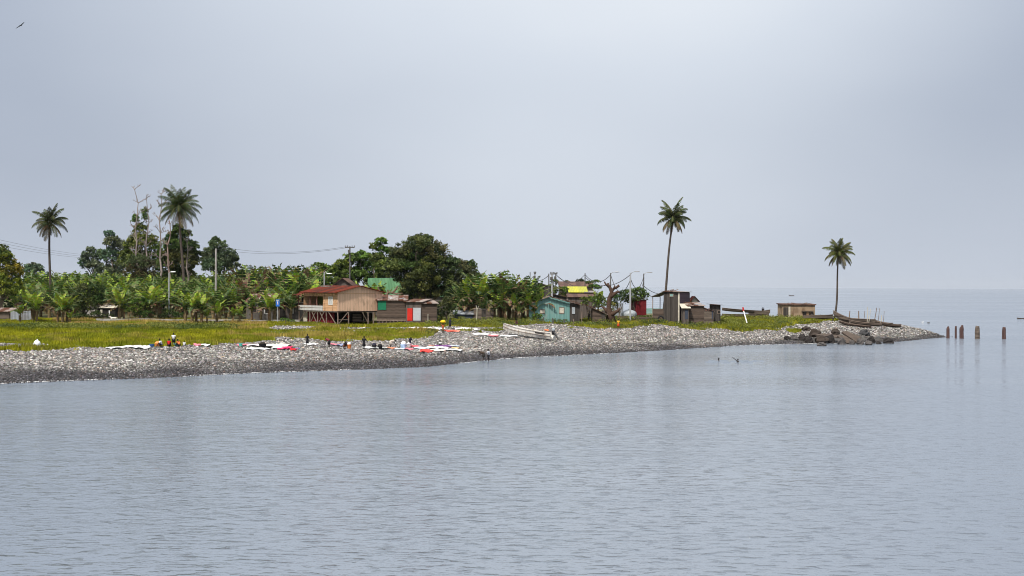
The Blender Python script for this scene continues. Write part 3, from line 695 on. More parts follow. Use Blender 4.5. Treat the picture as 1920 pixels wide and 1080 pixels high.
def banana_proto(seed, parts=True, nleaf=9, young=.35, dry=.2, tatter=.35, spread=1.0):
    """nominal plant 5 m tall to the leaf tips, pseudostem 2.4 m"""
    q = random.Random(seed); root = empty('banana_plant', (0, 0, 0))
    st = MB(); st.tube([(0, 0, -.2), (.04, 0, .8), (.0, .03, 1.6), (0, 0, 2.2)], [.2, .17, .12, .07], 7, (.16, .12, .06))
    for i in range(3):   # dead sheaths hanging on the stem
        a = q.uniform(0, 6.28); b_ = Vector((math.cos(a) * .2, math.sin(a) * .2, 1.5 - .2 * i)); st.tube([(0, 0, 1.8 - .2 * i), b_, b_ + Vector((0, 0, -.8))], [.05, .07, .03], 4, (.17, .1, .055))
    st.build('pseudostem', M_['bark'], root); allmb = MB()
    for i in range(nleaf):
        t = i / (nleaf - 1); az = i * 2.4 + q.uniform(-.4, .4); e0 = 1.45 - .75 * t * spread + q.uniform(-.08, .08); e1 = e0 - (.15 + .35 * spread + 1.3 * t * spread) - q.uniform(0, .25)
        col = BRIGHT if t < young else (MID if q.random() < .4 else DEEP)
        if seed in (28, 29, 26) and t < .6 and q.random() < .4: col = (.15, .085, .05)
        if t > 1 - dry and q.random() < .75: col = DRY; e1 -= .7
        mb = MB(); banana_leaf(mb, q.uniform(2.6, 3.3) * (.9 if t < .12 else 1), q.uniform(.36, .48), e0, max(e1, -1.5), col, seed * 31 + i, tatter * (.4 + t))
        R_ = Matrix.Rotation(az, 4, 'Z'); mb.v = [tuple(R_ @ Vector(p) + Vector((0, 0, 1.95 - .3 * t))) for p in mb.v]
        if parts: mb.build('leaf', M_['banana'], root)
        else: allmb.add(mb.v, mb.f); allmb.c = allmb.c[:-len(mb.v)] + mb.c
    if not parts: allmb.build('crown', M_['banana'], root)
    return root
protos = {}
def banana(kind, px, d, py_top, label, group=None, wide=1.0, zoff=0.):
    """kind indexes a prototype; the first use moves the prototype itself"""
    if kind not in protos:
        a = dict(a=(21, True, 10, .4, .1, .3, 1.0), b=(22, True, 9, .5, .1, .25, 1.1), c=(23, True, 9, .45, .15, .35, .9), y=(24, True, 7, .6, 0, .15, 1.0),
                 r=(25, False, 9, .14, .2, .45, .8), s=(26, False, 9, .12, .3, .5, .75), t=(27, False, 10, -.1, .15, .4, .95), u=(28, False, 9, .05, .3, .5, .5), v=(29, False, 9, -.1, .4, .6, .42))[kind]
        r = banana_proto(*a); protos[kind] = r
    else: r = copy_tree(protos[kind])
    g = G(px, d); g.z += zoff
    top = CZ - (yl(px, py_top)) * d / F; s = max(.35, (top - g.z) / 4.85)
    r.location = g; r.rotation_euler = (0, 0, rnd.uniform(0, 6.28)); sx = s ** .8 * wide; r.scale = (sx, sx, s)
    for kk in ('label', 'category', 'group'):
        if kk in r: del r[kk]
    tag(r, label, 'banana plant', group); return r
CL1 = 'banana plants in the clump by the corrugated fence'
for k_, px, d, tp, lb, grp in [
    ('y', 38, 243, 566, 'small young banana plant in front of the zinc corrugated fence', None),
    ('a', 62, 243, 540, 'tall leaning banana plant at the right end of the zinc corrugated fence', None),
    ('b', 70, 242, 549, 'bright banana plant with a thick stem, right of the tall leaning one', None),
    ('c', 109, 240, 545, 'left banana plant of the bright clump at the grass edge below the leftmost palm', None),
    ('a', 118, 239, 547, 'upright banana plant in the middle of the bright clump below the leftmost palm', None),
    ('b', 127, 240, 546, 'right banana plant of the bright clump below the leftmost palm', None),
    ('y', 132, 239, 582, 'small banana sucker at the right foot of the bright clump below the leftmost palm', None),
    ('a', 224, 250, 532, 'lone broad banana plant above the white goat', None),
    ('c', 232, 251, 552, 'shorter banana plant close right of the lone one above the white goat', None),
    ('b', 284, 249, 524, 'banana plant with one upright bright yellow leaf left of the street lamp', None),
    ('c', 298, 251, 536, 'dark banana plant under the left street lamp', None),
    ('a', 348, 240, 545, 'leftmost banana plant of the largest clump in the tan grass', None),
    ('b', 360, 239, 543, 'second banana plant from the left in the largest clump in the tan grass', None),
    ('c', 368, 240, 545, 'middle banana plant of the largest clump in the tan grass', None),
    ('a', 378, 239, 549, 'tall banana plant right of the middle of the largest clump in the tan grass', None),
    ('y', 388, 239, 574, 'small banana plant on the right edge of the largest clump in the tan grass', None),
    ('y', 407, 240, 559, 'single banana plant with a bare stem, right of the largest clump', None),
    ('y', 438, 240, 572, 'left plant of the small low banana clump before the grey block house', None),
    ('b', 450, 240, 570, 'right plant of the small low banana clump before the grey block house', None),
    ('b', 506, 246, 541, 'bright banana plant left of the blue sign', None),
    ('c', 516, 247, 543, 'banana plant right behind the blue sign pole', None),
    ('r', 472, 248, 548, 'dark banana plant shading the left end of the grey block house', None),
    ('t', 490, 248, 545, 'dark banana plant in front of the middle of the grey block house', None),
    ('t', 546, 250, 540, 'dark banana plant between the blue sign and the veranda', None)]:
    banana(k_, px, d, tp - 2, lb, grp, 1.15)
RG = 'banana grove beside the mango tree'
for i, (px, d, tp) in enumerate([(862, 256, 524), (876, 255, 512), (890, 257, 500), (899, 254, 507), (912, 256, 513), (926, 257, 505), (944, 254, 512), (955, 256, 503), (968, 255, 515),
                                 (980, 257, 506), (992, 255, 508), (1003, 254, 520), (1012, 253, 532), (884, 254, 530), (935, 253, 535), (962, 253, 540), (990, 253, 540), (906, 252, 552), (922, 252, 560), (948, 252, 556), (974, 252, 562), (1002, 252, 556), (870, 253, 545), (938, 258, 500), (908, 260, 498)]):
    banana('trtasrtuvtr'[i % 11], px, d, tp, 'tall tattered banana plant in the dark grove right of the mango tree', RG, 1.1)
GV = 'banana plants of the grove behind the grass'
qq = random.Random(5)
for row, (d, y0, y1) in enumerate([(262, 522, 536), (272, 510, 522), (284, 500, 512), (300, 495, 505), (325, 494, 503)]):
    px = 30 + row * 5
    while px < 620:
        tp = qq.uniform(y0, y1) + (6 if px < 440 else -6 if row > 0 else 0)
        if row == 0 and 465 < px: tp += 6
        if not (row == 0 and (540 < px)) and not (row < 3 and px > 595):
            kd = ('t' if qq.random() < .55 else 'r') if px < 440 else ('u' if qq.random() < .45 else 'v' if qq.random() < .4 else 'r')
            banana(kd, px, d + qq.uniform(-4, 4), tp, 'banana plant in the dense grove that fills the ground behind the grass', GV, 1.25)
        px += qq.uniform(11, 20)
for px, d, tp in [(702, 268, 520), (662, 272, 520), (684, 272, 524), (716, 266, 528)]:
    banana('r', px, d, tp, 'banana plant between the red roofed stilt house and the green roof', 'banana plants behind the stilt house', 1.0)
banana('b', 1122, 264, 535, 'banana plant right behind the pollarded stump')

# ---------------------------------------------------------------- buildings
class Front:
    """a house frame: origin at the front left bottom corner, x along the front, y to the back, z up"""
    def __init__(s, name, px0, px1, d, yaw=0., label=None, cat='house', group=None, sink=.15, zbase=None):
        g = G(px0, d); s.o = Vector((xl(px0, 590) / F * d, d, (g.z if zbase is None else zbase))); s.yaw = yaw
        s.c, s.s = math.cos(yaw), math.sin(yaw)
        s.root = empty(name, s.o, yaw, label, cat, group); s.w = s.X(px1); s.sink = sink
    def X(s, px):
        k = xl(px, 590) / F
        return (s.o.y * k - s.o.x) / (s.c - s.s * k)
    def Z(s, px, py):
        d = s.o.y + s.X(px) * s.s
        return CZ - yl(px, py) * d / F - s.o.z
    def part(s, name, mb, mat, parent=None, label=None):
        o = mb.build(name, M_[mat], parent or s.root)
        if label: o['label'] = label
        return o
    def rect(s, name, pxa, pya, pxb, pyb, mat, off=.04, th=.08, parent=None, label=None):
        """flat board on the front wall given by its photo corners"""
        mb = MB(); x0, x1 = s.X(pxa), s.X(pxb); zt, zb = s.Z(pxa, pya), s.Z(pxa, pyb)
        mb.box(min(x0, x1), max(x0, x1), -off, -off + th, zb, zt); return s.part(name, mb, mat, parent, label)
    def opening(s, name, pxa, pya, pxb, pyb, mat, fmat='oldpost', label=None, fw=.09):
        """framed window or door on the front wall: a panel with a frame round it"""
        x0, x1 = s.X(pxa), s.X(pxb); zt, zb = s.Z(pxa, pya), s.Z(pxa, pyb); mb = MB()
        mb.box(x0, x1, -.045, .03, zb, zt); p = s.part(name, mb, mat, None, label); fr = MB()
        fr.box(x0 - fw, x0, -.07, .02, zb - fw, zt + fw); fr.box(x1, x1 + fw, -.07, .02, zb - fw, zt + fw)
        fr.box(x0, x1, -.07, .02, zt, zt + fw); fr.box(x0, x1, -.07, .02, zb - fw, zb); s.part('frame', fr, fmat, p); return p
def gable_roof_x(mb, x0, x1, y0, y1, z0, zr, z1, th=.08, xr=None):
    """ridge along y"""
    xr = (x0 + x1) / 2 if xr is None else xr
    mb.prism([(x0, z0), (xr, zr), (x1, z1), (x1, z1 + th), (xr, zr + th), (x0, z0 + th)], 'y', y0, y1)
def mono_roof(mb, x0, x1, y0, y1, zf, zb, th=.07):
    mb.prism([(y0, zf), (y1, zb), (y1, zb + th), (y0, zf + th)], 'x', x0, x1)
def shed(name, label, px0, px1, pyt, d, depth, wall, roof, yaw=0., rise=.5, slope='back', over=.3, cat='shack', group=None, th=.07, zr=None):
    """plank shed. slope: back = roof rises away from us, left/right = roof falls that way, gable = gable end to us, ridge = eaves to us"""
    h = Front(name, px0, px1, d, yaw, label, cat, group); W_ = h.w; zt = h.Z(px0, pyt); wl_ = MB(); rf = MB(); sk = -.5
    if slope == 'back':
        wl_.prism([(0, sk), (depth, sk), (depth, zt + rise), (0, zt)], 'x', 0, W_)
        k = rise / depth; mono_roof(rf, -over, W_ + over, -over, depth + over, zt - over * k + .004, zt + rise + over * k + .004, th)
    elif slope in ('left', 'right'):
        zl, zr_ = (zt - rise, zt) if slope == 'left' else (zt, zt - rise); k = (zr_ - zl) / W_
        wl_.prism([(0, sk), (W_, sk), (W_, zr_), (0, zl)], 'y', 0, depth)
        rf.prism([(-over, zl - over * k + .004), (W_ + over, zr_ + over * k + .004), (W_ + over, zr_ + over * k + th), (-over, zl - over * k + th)], 'y', -over, depth + over)
    elif slope == 'gable':
        wl_.prism([(0, sk), (W_, sk), (W_, zt), (W_ / 2, zt + rise), (0, zt)], 'y', 0, depth); k = rise / (W_ / 2)
        gable_roof_x(rf, -over, W_ + over, -over, depth + over, zt - over * k + .01, zt + rise + .01, zt - over * k + .01, th)
    else:
        wl_.prism([(0, sk), (depth, sk), (depth, zt), (depth / 2, zt + rise), (0, zt)], 'x', 0, W_); k = rise / (depth / 2)
        rf.prism([(-over, zt - over * k + .01), (depth / 2, zt + rise + .01), (depth + over, zt - over * k + .01), (depth + over, zt - over * k + th), (depth / 2, zt + rise + th), (-over, zt - over * k + th)], 'x', -over, W_ + over)
    h.part('wall', wl_, wall); h.part('roof', rf, roof); h.zt = zt; h.depth = depth
    return h
def clutter(h, n, seed, mats=('oldpost', 'rust_roof', 'grey_paint')):
    """stones, tins and boards weighing down a tin roof"""
    q = random.Random(seed)
    for i in range(n):
        mb = MB(); x = q.uniform(.1, .9) * h.w; y = q.uniform(.0, .5) * h.depth; z = h.zt + .12 + h.depth * 0
        l_ = q.uniform(.5, 1.6); a = q.uniform(0, 3.1); c_, s_ = math.cos(a) * l_ / 2, math.sin(a) * l_ / 2
        mb.bar((x - c_, y - s_, z + .1), (x + c_, y + s_, z + .12 + q.uniform(0, .25)), q.uniform(.1, .22)); h.part('roof_board', mb, q.choice(mats))

# --- the house on stilts
def stilt_house():
    d = 240.0; g = G(633, d); ya = math.radians(40)
    root = empty('stilt_house', (xl(633, 600) / F * d, d, 0), ya, 'two storey tan house on stilts with a red tin roof and an open veranda', 'house')
    zf, ze, zr = CZ - yl(633, 583.5) * d / F, CZ - yl(633, 548) * d / F, CZ - yl(668, 536.5) * d / F
    zg = 2.6; W_, L_, vw = 9.1, 10.9, 4.6
    def pt(n, mb, m, p=None, label=None):
        o = mb.build(n, M_[m], p or root)
        if label: o['label'] = label
        return o
    a = MB(); a.prism([(0, zf), (W_, zf), (W_, ze), (W_ / 2, zr - .05), (0, ze)], 'y', 0, .12); gw = pt('gable_wall', a, 'tan_boards')
    a = MB(); a.box(-.03, W_ + .03, -.03, -.004, zf + (ze - zf) * .93, zf + (ze - zf) * .95); pt('trim', a, 'tan_planks', gw)
    a = MB(); a.box(-.002, .12, .125, vw, zf, ze); sw = pt('side_wall', a, 'tan_planks')
    a = MB(); a.box(W_ - .12, W_, .125, L_ - .1, zf, ze); a.box(0, W_ - .12, L_ - .22, L_ - .1, zf, ze); pt('rear_wall', a, 'tan_planks')
    a = MB(); a.box(2.8, 2.92, vw + .1, L_ - .25, zf, ze); pt('veranda_wall', a, 'olive')
    a = MB(); a.box(2.74, 2.795, vw + 1.2, vw + 2.1, zf + .9, zf + 2.0); wv = pt('window', a, 'grey_paint')
    a = MB(); a.box(2.7, 2.738, vw + 1.1, vw + 2.2, zf + .8, zf + .9); a.box(2.7, 2.738, vw + 1.1, vw + 1.2, zf + .9, zf + 2.1); pt('frame', a, 'white_paint', wv)
    a = MB(); a.box(.12, 2.8, vw, vw + .1, zf, ze); pt('partition', a, 'dark_boards')
    a = MB(); a.box(-.05, W_, 0.13, L_, zf - .2, zf - .003); pt('floor', a, 'dark_boards')
    a = MB(); a.box(0, .12, vw, L_ - .1, ze - .75, ze); pt('veranda_fascia', a, 'tan_planks')
    zl = CZ - yl(633, 556) * d / F
    a = MB(); a.box(-.06, -.004, 1.55, 2.75, zf + 1.15, zf + 2.35); wd = pt('window', a, 'louvre', None, 'white louvred side window')
    a = MB()
    for y0, y1, z0, z1 in ((1.47, 1.55, 1.07, 2.43), (2.75, 2.83, 1.07, 2.43), (1.55, 2.75, 2.35, 2.43), (1.55, 2.75, 1.07, 1.15)): a.box(-.08, -.003, y0, y1, zf + z0, zf + z1)
    pt('frame', a, 'white_paint', wd)
    k = (zr - ze) / (W_ / 2); a = MB(); gable_roof_x(a, -.75, W_ + .6, -.45, L_ + .3, ze - .75 * k + .05, zr, ze - .6 * k + .05, .09); rf = pt('roof', a, 'red_roof')
    a = MB(); a.prism([(-1.1, ze - .62), (3.2, ze + .45), (3.2, ze + .53), (-1.1, ze - .54)], 'y', L_ + .05, L_ + 2.0); pt('lean_to', a, 'red_roof', rf, 'lower red roof over the veranda end')
    a = MB()
    for i in range(14): a.box(-.7, -.45, .2 + i * .8, .3 + i * .8, ze - .42, ze - .3)
    pt('rafter_end', a, 'tan_planks', rf)
    a = MB(); a.box(3.3, 3.9, 7.6, 10.6, zr - .15, zr + .05); pt('ridge_sheet', a, 'grey_roof', rf)
    for i, v in enumerate((vw + 2.1, vw + 4.2, L_ + 1.7)):
        a = MB(); a.box(.0, .14, v - .07, v + .07, zf, ze - (.0 if i < 2 else .45)); pt('veranda_post', a, 'rustpost')
    a = MB(); a.box(-.04, .04, vw + .05, L_ + 1.6, zf + .02, zf + .42); a.box(-.04, .04, vw + .05, L_ + 1.6, zf + .5, zf + .86); pt('railing', a, 'louvre', None, 'weathered whitish slatted veranda railing')
    for i in range(16):
        a = MB(); v = vw + .3 + i * .48; a.box(.05, .09, v, v + .05, zf + .86, zf + 1.15); pt('baluster', a, 'rustpost')
    posts = [(0.05, 0.05), (2.2, .05), (6.2, .05), (7.3, .05), (W_ - .1, .05), (.05, 3.6), (.05, 6.4), (.05, 8.9), (.05, L_ + 1.5), (W_ - .1, 6), (4.5, 6)]
    for x, y in posts:
        a = MB(); a.tube([(x, y, zg - .6), (x + .05, y, (zg + zf) / 2), (x, y, zf - .2)], [.13, .11, .12], 6); pt('stilt', a, 'oldpost')
    for p, q_ in (((.05, 2.9, zf - .2), (.05, .4, zg)), ((.05, 5.6, zf - .25), (.05, 3.8, zg)), ((.05, 4.3, zf - .2), (.05, 6.2, zg)), ((.05, 8.2, zf - .25), (.05, 6.6, zg + .2)),
                  ((.05, 7.0, zf - .25), (.05, 8.7, zg + .2)), ((.05, L_ - .6, zf - .3), (.05, L_ + 1.3, zg + .4)), ((2.1, .05, zf - .2), (.3, .05, zg + .3)), ((5., .05, zf - .2), (6.1, .05, zg + .5)),
                  ((7.4, .05, zf - .2), (W_ - .2, .05, zg + .4)), ((.1, .05, zg + .9), (2.2, .05, zg + .95)), ((.05, .5, zg - .05), (1.3, -.5, zg - .15))):
        a = MB(); a.bar(p, q_, .15); pt('brace', a, 'oldpost')
    a = MB(); a.box(.9, 1.05, 2.6, L_ + .1, zg - .6, zf - .3); pt('lower_wall', a, 'red_wall', None, 'crimson wall under the veranda')
    a = MB(); a.box(.85, 1.0, L_ + .1, L_ + 1.5, zg - .3, zf - .3); pt('lower_wall', a, 'pale', None, 'cream panel under the veranda end')
    a = MB(); a.box(1.06, W_ - .2, 5.5, 5.65, zg - .5, zf - .25); pt('lower_wall', a, 'dark')  # near-black sheet standing for the shade under the floor
    a = MB()
    for i in range(5): a.box(4.1, 5.9, 1.6, 1.66, zg + .55 + i * .27, zg + .75 + i * .27)
    pt('slat_panel', a, 'driftwood')
    a = MB(); a.box(6.6, 8.4, 1.9, 2.0, zg + .5, zf - .3); pt('lower_wall', a, 'grey_boards')
    a = MB(); a.box(5.8, 9.0, 1.4, 4.2, zg + .5, zg + .62); pt('platform', a, 'driftwood')
    return root
stilt_house()

h = shed('grey_house', 'grey block house with a pale tin roof half hidden by banana plants', 462, 513, 566, 252, 6, 'block_wall', 'rust_roof', rise=1.3, cat='house')
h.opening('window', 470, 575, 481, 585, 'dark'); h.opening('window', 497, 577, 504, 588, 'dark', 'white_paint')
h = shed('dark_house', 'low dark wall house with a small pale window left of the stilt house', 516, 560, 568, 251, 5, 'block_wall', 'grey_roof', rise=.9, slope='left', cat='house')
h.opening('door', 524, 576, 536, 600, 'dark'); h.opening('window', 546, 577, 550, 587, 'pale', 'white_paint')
h = shed('hip_house', 'brown tin roofed house rising behind the stilt house roof', 616, 668, 541, 262, 9, 'dark_boards', 'brown_roof', rise=1.9, slope='gable', over=.5, cat='house')
h = shed('green_roofed_house', 'long house with a bright green tin roof left of the mango trunk', 690, 762, 556, 279, 9, 'block_wall', 'green_roof', rise=3.6, slope='ridge', over=.5, cat='house')
h = shed('green_roofed_house', 'house with a light green roof glimpsed behind the mango tree', 782, 836, 554, 284, 8, 'block_wall', 'green_roof', rise=2.2, slope='ridge', over=.4, cat='house')
h = shed('plank_shack', 'dark plank shack with a dark green shutter, right of the stilt house', 707, 762, 563, 244, 6, 'brown_planks', 'rust_roof', yaw=math.radians(4), rise=.8)
h.rect('shutter', 708.5, 564, 724, 581, 'green_paint', .07, .07, label='dark green wooden shutter'); clutter(h, 7, 3)
for i in range(8):
    mb = MB(); x = h.w * (.06 + .125 * i); mb.tube([(x, -.05, -.3), (x + .1, -.1, .55)], [.09, .07], 5); h.part('stilt', mb, 'oldpost')
mb = MB(); mb.box(-.1, h.w + .1, -.12, -.05, .5, .75); h.part('sill_beam', mb, 'oldpost')
h = shed('door_shack', 'plank shack with one red and one grey door panel under a striped rusty roof', 761, 790, 566, 244, 5, 'dark_boards', 'rust_roof', yaw=math.radians(-14), rise=.4, over=.35)
h.rect('door', 764, 578, 773.5, 601, 'red_paint', .07, .06, label='bright red door panel'); h.rect('door', 775, 577, 789, 601, 'grey_paint', .09, .06, label='pale grey door panel')
h2 = shed('annex_shack', 'brown plank annex with a pale post, right of the red and grey doors', 790, 819, 569, 243.5, 5, 'brown_planks', 'rust_roof', yaw=math.radians(12), rise=.45, over=.3)
mb = MB(); mb.tube([(h2.X(802), -.3, -.3), (h2.X(802), -.3, 1.6)], [.07, .06], 5); h2.part('post', mb, 'pale')
clutter(h2, 4, 8)
h = shed('blue_lean_to', 'low dark blue sheet lean-to between the bush and the board enclosure', 852, 886, 589, 251, 3, 'navy', 'zinc', rise=.5)
h = shed('board_enclosure', 'grey brown board enclosure in front of the banana grove', 888, 925, 580, 251, 3, 'driftwood', 'grey_roof', rise=.15, over=.02)
h.rect('gate', 903, 581, 911, 600, 'grey_boards', .08, .07)
mb = MB(); x = h.X(894); mb.tube([(x, -.1, 0), (x + .05, -.1, 1.9), (x - .15, -.1, 2.7)], [.09, .08, .05], 5); mb.tube([(x + .05, -.1, 1.9), (x + .35, -.1, 2.6)], [.06, .04], 5); h.part('post', mb, 'pale')

def teal_house():
    h = Front('teal_house', 992, 1068, 252, math.radians(2), 'teal board house with a rusty gable roof and a grey end wall', 'house')
    zl, zr, za = h.Z(992, 571), h.Z(1068, 567), h.Z(1030, 556.5); xa = h.X(1030)
    xe = h.X(1087); ze = h.Z(1068, 568.5)
    a = MB(); a.prism([(0, -.5), (h.w, -.5), (h.w, zr), (xa, za), (0, zl)], 'y', 0, 7); h.part('wall', a, 'teal_boards')
    a = MB(); a.box(h.w + .003, xe, .05, 6.5, -.5, ze - .1); h.part('end_wall', a, 'grey_boards', None, 'bare grey board end wall')
    a = MB(); k = (za - zr) / (h.w - xa); a.prism([(-.4, zl - .1), (xa, za + .02), (xe + .3, ze - .35), (xe + .3, ze - .27), (xa, za + .12), (-.4, zl)], 'y', -.45, 7.3); r = h.part('roof', a, 'rust_roof')
    for i in range(15):
        a = MB(); t = (i + .5) / 15; x = xa + (h.w - xa) * t; z = za + (zr - za) * t; a.add([(x - .16, -.44, z - .02), (x + .16, -.44, z - .06), (x, -.44, z - .34), (x - .16, -.41, z - .02), (x + .16, -.41, z - .06), (x, -.41, z - .34)], [(0, 1, 2), (5, 4, 3), (0, 2, 5, 3), (1, 4, 5, 2), (0, 3, 4, 1)])
        h.part('fringe_board', a, 'teal_boards', r)
    h.opening('window', 1049, 577, 1057, 587, 'pale', 'oldpost', 'faded square wall shutter'); h.opening('window', 1013, 581, 1021, 587, 'pale', 'oldpost', 'faded low wall shutter')
    h.opening('window', 1073, 576.5, 1077.5, 588, 'silver', 'grey_paint', 'narrow grey louvred window', .05)
teal_house()
for i, (px, lb) in enumerate([(1019, 'first short dark fence post from the left, before the teal house'), (1037, 'second short dark fence post, before the teal house'), (1058, 'third short dark fence post, before the teal house'),
                              (1076, 'pale short fence post before the grey end wall'), (1091, 'tall thin fence post at the right end of the row before the teal house')]):
    g = G(px, 249); mb = MB(); hh = (1.15, 1.1, 1.05, 1.1, 2.4)[i]; mb.tube([(0, 0, -.3), (.02, 0, hh * .5), (.05 * (-1) ** i, 0, hh)], [.13, .12, .11] if i < 4 else [.08, .08, .07], 7)
    o = mb.build('fence_post', M_['oldpost' if i in (3, 4) else 'darkpole']); o.location = g; tag(o, lb, 'post', 'fence posts before the teal house')
h = shed('rear_shack', 'grey board shack showing between the power poles behind the teal roof', 1033, 1062, 551, 268, 5, 'grey_boards', 'brown_roof', rise=.6, slope='right')
h = shed('rear_house', 'grey walled house with a sloping roof right of the banana grove', 1008, 1034, 530, 300, 6, 'grey_boards', 'grey_roof', rise=.8, slope='right', cat='house')
h = shed('yellow_roofed_house', 'dark plank house with a bright yellow tin roof', 1068, 1100, 548, 272, 6, 'dark_boards', 'yellow_roof', rise=1.0, over=.25, cat='house')
h = shed('grey_roofed_shack', 'dark shack with a pale grey roof edge, right of the yellow roof', 1097, 1117, 548.5, 271, 5, 'brown_planks', 'grey_roof', rise=.25, over=.2)
h = shed('red_brown_house', 'far house with a dull brown tin roof on the skyline', 1050, 1112, 538, 305, 8, 'dark_boards', 'brown_roof', rise=1.1, over=.3, cat='house')
h = shed('dark_shack', 'dark plank shack under the yellow roofed house', 1066, 1112, 557, 263, 5, 'dark_boards', 'brown_roof', rise=.5)
h = shed('black_shack', 'low black shack with a slanting tin roof against the pollarded stump', 1111, 1136, 578, 254, 4, 'brown_planks', 'rust_roof', rise=1.0, slope='right', over=.35)
h.rect('door', 1128, 582, 1134, 603, 'grey_boards', .07, .06); mb = MB(); mb.prism([(-4.6, h.zt + 1.5), (0, h.zt + .15), (0, h.zt + .23), (-4.6, h.zt + 1.58)], 'y', -.2, 3); h.part('awning', mb, 'rust_roof')
h = shed('cream_house', 'pale walled house seen through the gap right of the teal house', 1088, 1112, 574, 268, 4, 'pale', 'rust_roof', rise=.4)
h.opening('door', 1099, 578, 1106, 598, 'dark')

def sheet_fence(name, label, px0, px1, pyt, d, mat, pyb=None, yaw=0., cat='fence', posts=True):
    h = Front(name, px0, px1, d, yaw, label, cat); zt = h.Z(px0, pyt); a = MB(); n = max(2, int(h.w / .9)); q = random.Random(int(px0))
    for i in range(n): a.box(h.w * i / n + .01, h.w * (i + 1) / n - .01, -.02 - .012 * (i % 2), .02 - .012 * (i % 2), -.3, zt + q.uniform(-.15, .12))
    h.part('sheet_panel', a, mat)
    if posts:
        for i in range(0, n + 1, 2): a = MB(); a.box(h.w * i / n - .05, h.w * i / n + .05, .03, .13, -.3, zt + .1); h.part('post', a, 'oldpost')
    return h
sheet_fence('corrugated_fence', 'zinc corrugated fence behind the leftmost banana plants', 20, 63, 583.5, 247, 'zinc')
sheet_fence('corrugated_fence', 'grey corrugated fence between the stump and the white tank', 1151, 1168, 569, 268, 'zinc')
h = shed('corner_shack', 'small tan board shack at the far left edge', -14, 17, 584, 249, 4, 'driftwood', 'rust_roof', rise=.5)
h = shed('tumbledown_hut', 'tumbledown hut of pale broken boards behind the white goat', 184, 216, 577, 258, 5, 'dark', 'pale', rise=.9); clutter(h, 9, 12, ('pale', 'oldpost', 'white_paint'))
h.rect('board', 188, 580, 192, 596, 'pale', .06, .05); h.rect('board', 204, 582, 206, 597, 'white_paint', .06, .05)
h = shed('white_hut', 'small whitish wall hut right of the bushy tree', 157, 182, 576, 259, 4, 'concrete', 'grey_roof', rise=.3)
def low_wall(name, label, px0, px1, d, hgt, th, mat, cat='wall', dz=0):
    a = G(px0, d); b_ = G(px1, d); mb = MB(); n = 8; pa = [a.lerp(b_, i / n) for i in range(n + 1)]
    for p in pa: p.z = float(H(p.x, p.y)[0]) + dz
    for i in range(n):
        p, q_ = pa[i], pa[i + 1]; mb.hexa([(p.x, p.y, p.z - .4), (q_.x, q_.y, q_.z - .4), (q_.x, q_.y + th, q_.z - .4), (p.x, p.y + th, p.z - .4)], [(p.x, p.y, p.z + hgt), (q_.x, q_.y, q_.z + hgt), (q_.x, q_.y + th, q_.z + hgt), (p.x, p.y + th, p.z + hgt)])
    return tag(mb.build(name, M_[mat], None, a), label, cat, kind='thing')
low_wall('kerb_wall', 'low pale kerb wall running behind the banana clumps', 180, 562, 246, .45, .35, 'concrete')
low_wall('sea_wall', 'teal sea wall with the sea beyond, behind the tall wooden shed', 1208, 1246, 303, 1.1, .4, 'teal_wall')
low_wall('retaining_wall', 'low dark log retaining wall below the crimson wall', 1158, 1236, 259.5, .75, .5, 'brown_planks')
h = shed('crimson_shed', 'crimson walled shed beside the light green tree', 1193, 1212, 562.5, 267, 4, 'red_wall', 'rust_roof', yaw=math.radians(12), rise=-.1, over=.12)
# white water tank
g = G(1180, 264); mb = MB(); R = 1.45; pts = []
prof = [(R * .96, 0), (R, .3), (R * .97, .5), (R, .7), (R * .97, .9), (R, 1.1), (R * .96, 1.3), (R * .75, 1.65), (R * .35, 1.85), (.02, 1.9)]
for i in range(20):
    for r_, z in prof: pts.append((r_ * math.cos(i * math.pi / 10), r_ * math.sin(i * math.pi / 10), z))
k = len(prof); mb.add(pts, [(i * k + j, ((i + 1) % 20) * k + j, ((i + 1) % 20) * k + j + 1, i * k + j + 1) for i in range(20) for j in range(k - 1)])
root = empty('water_tank', g, 0, 'whitish ribbed round water tank left of the crimson shed', 'tank'); mb.build('tank_body', M_['silver'], root, smooth=True)
mb = MB(); mb.tube([(0, 0, 1.85), (0, 0, 2.0)], [.3, .3], 10); mb.build('lid', M_['grey_paint'], root)
# sheds by the palm
h = shed('tall_shed', 'tall two storey shed of grey boards with a purple side wall', 1244, 1273, 547.5, 259, 6.5, 'grey_boards', 'rust_roof', yaw=math.radians(-24), rise=-.1, slope='left', over=.35)
mb = MB(); mb.box(h.w + .003, h.w + .07, .1, 6.45, -.4, h.zt - .12); h.part('side_wall', mb, 'purple_boards', None, 'dark purple side wall')
h.opening('window', 1256, 551, 1262, 555.5, 'teal_wall', 'oldpost'); mb = MB(); mb.box(h.w - .16, h.w + .11, -.06, -.004, -.3, h.zt - .1); h.part('corner_post', mb, 'pale')
mb = MB(); mb.prism([(-2.6, h.zt - .95), (-.1, h.zt + .05), (-.1, h.zt + .12), (-2.6, h.zt - .88)], 'y', .2, 5.5); h.part('awning', mb, 'grey_roof')
for x, y in ((-2.3, .5), (-2.3, 4.8)): mb = MB(); mb.box(x, x + .12, y, y + .12, -.4, h.zt - .9); h.part('awning_post', mb, 'oldpost')
mb = MB(); mb.box(-2.2, -.05, .5, .6, -.3, 2.2); h.part('half_wall', mb, 'brown_planks'); clutter(h, 5, 21)
mb = MB(); mb.bar((h.w + .1, 2.2, 2.6), (h.w + .1, 3.6, 3.5), .1); h.part('leaning_stick', mb, 'pale')
g = G(1239.5, 256); mb = MB()
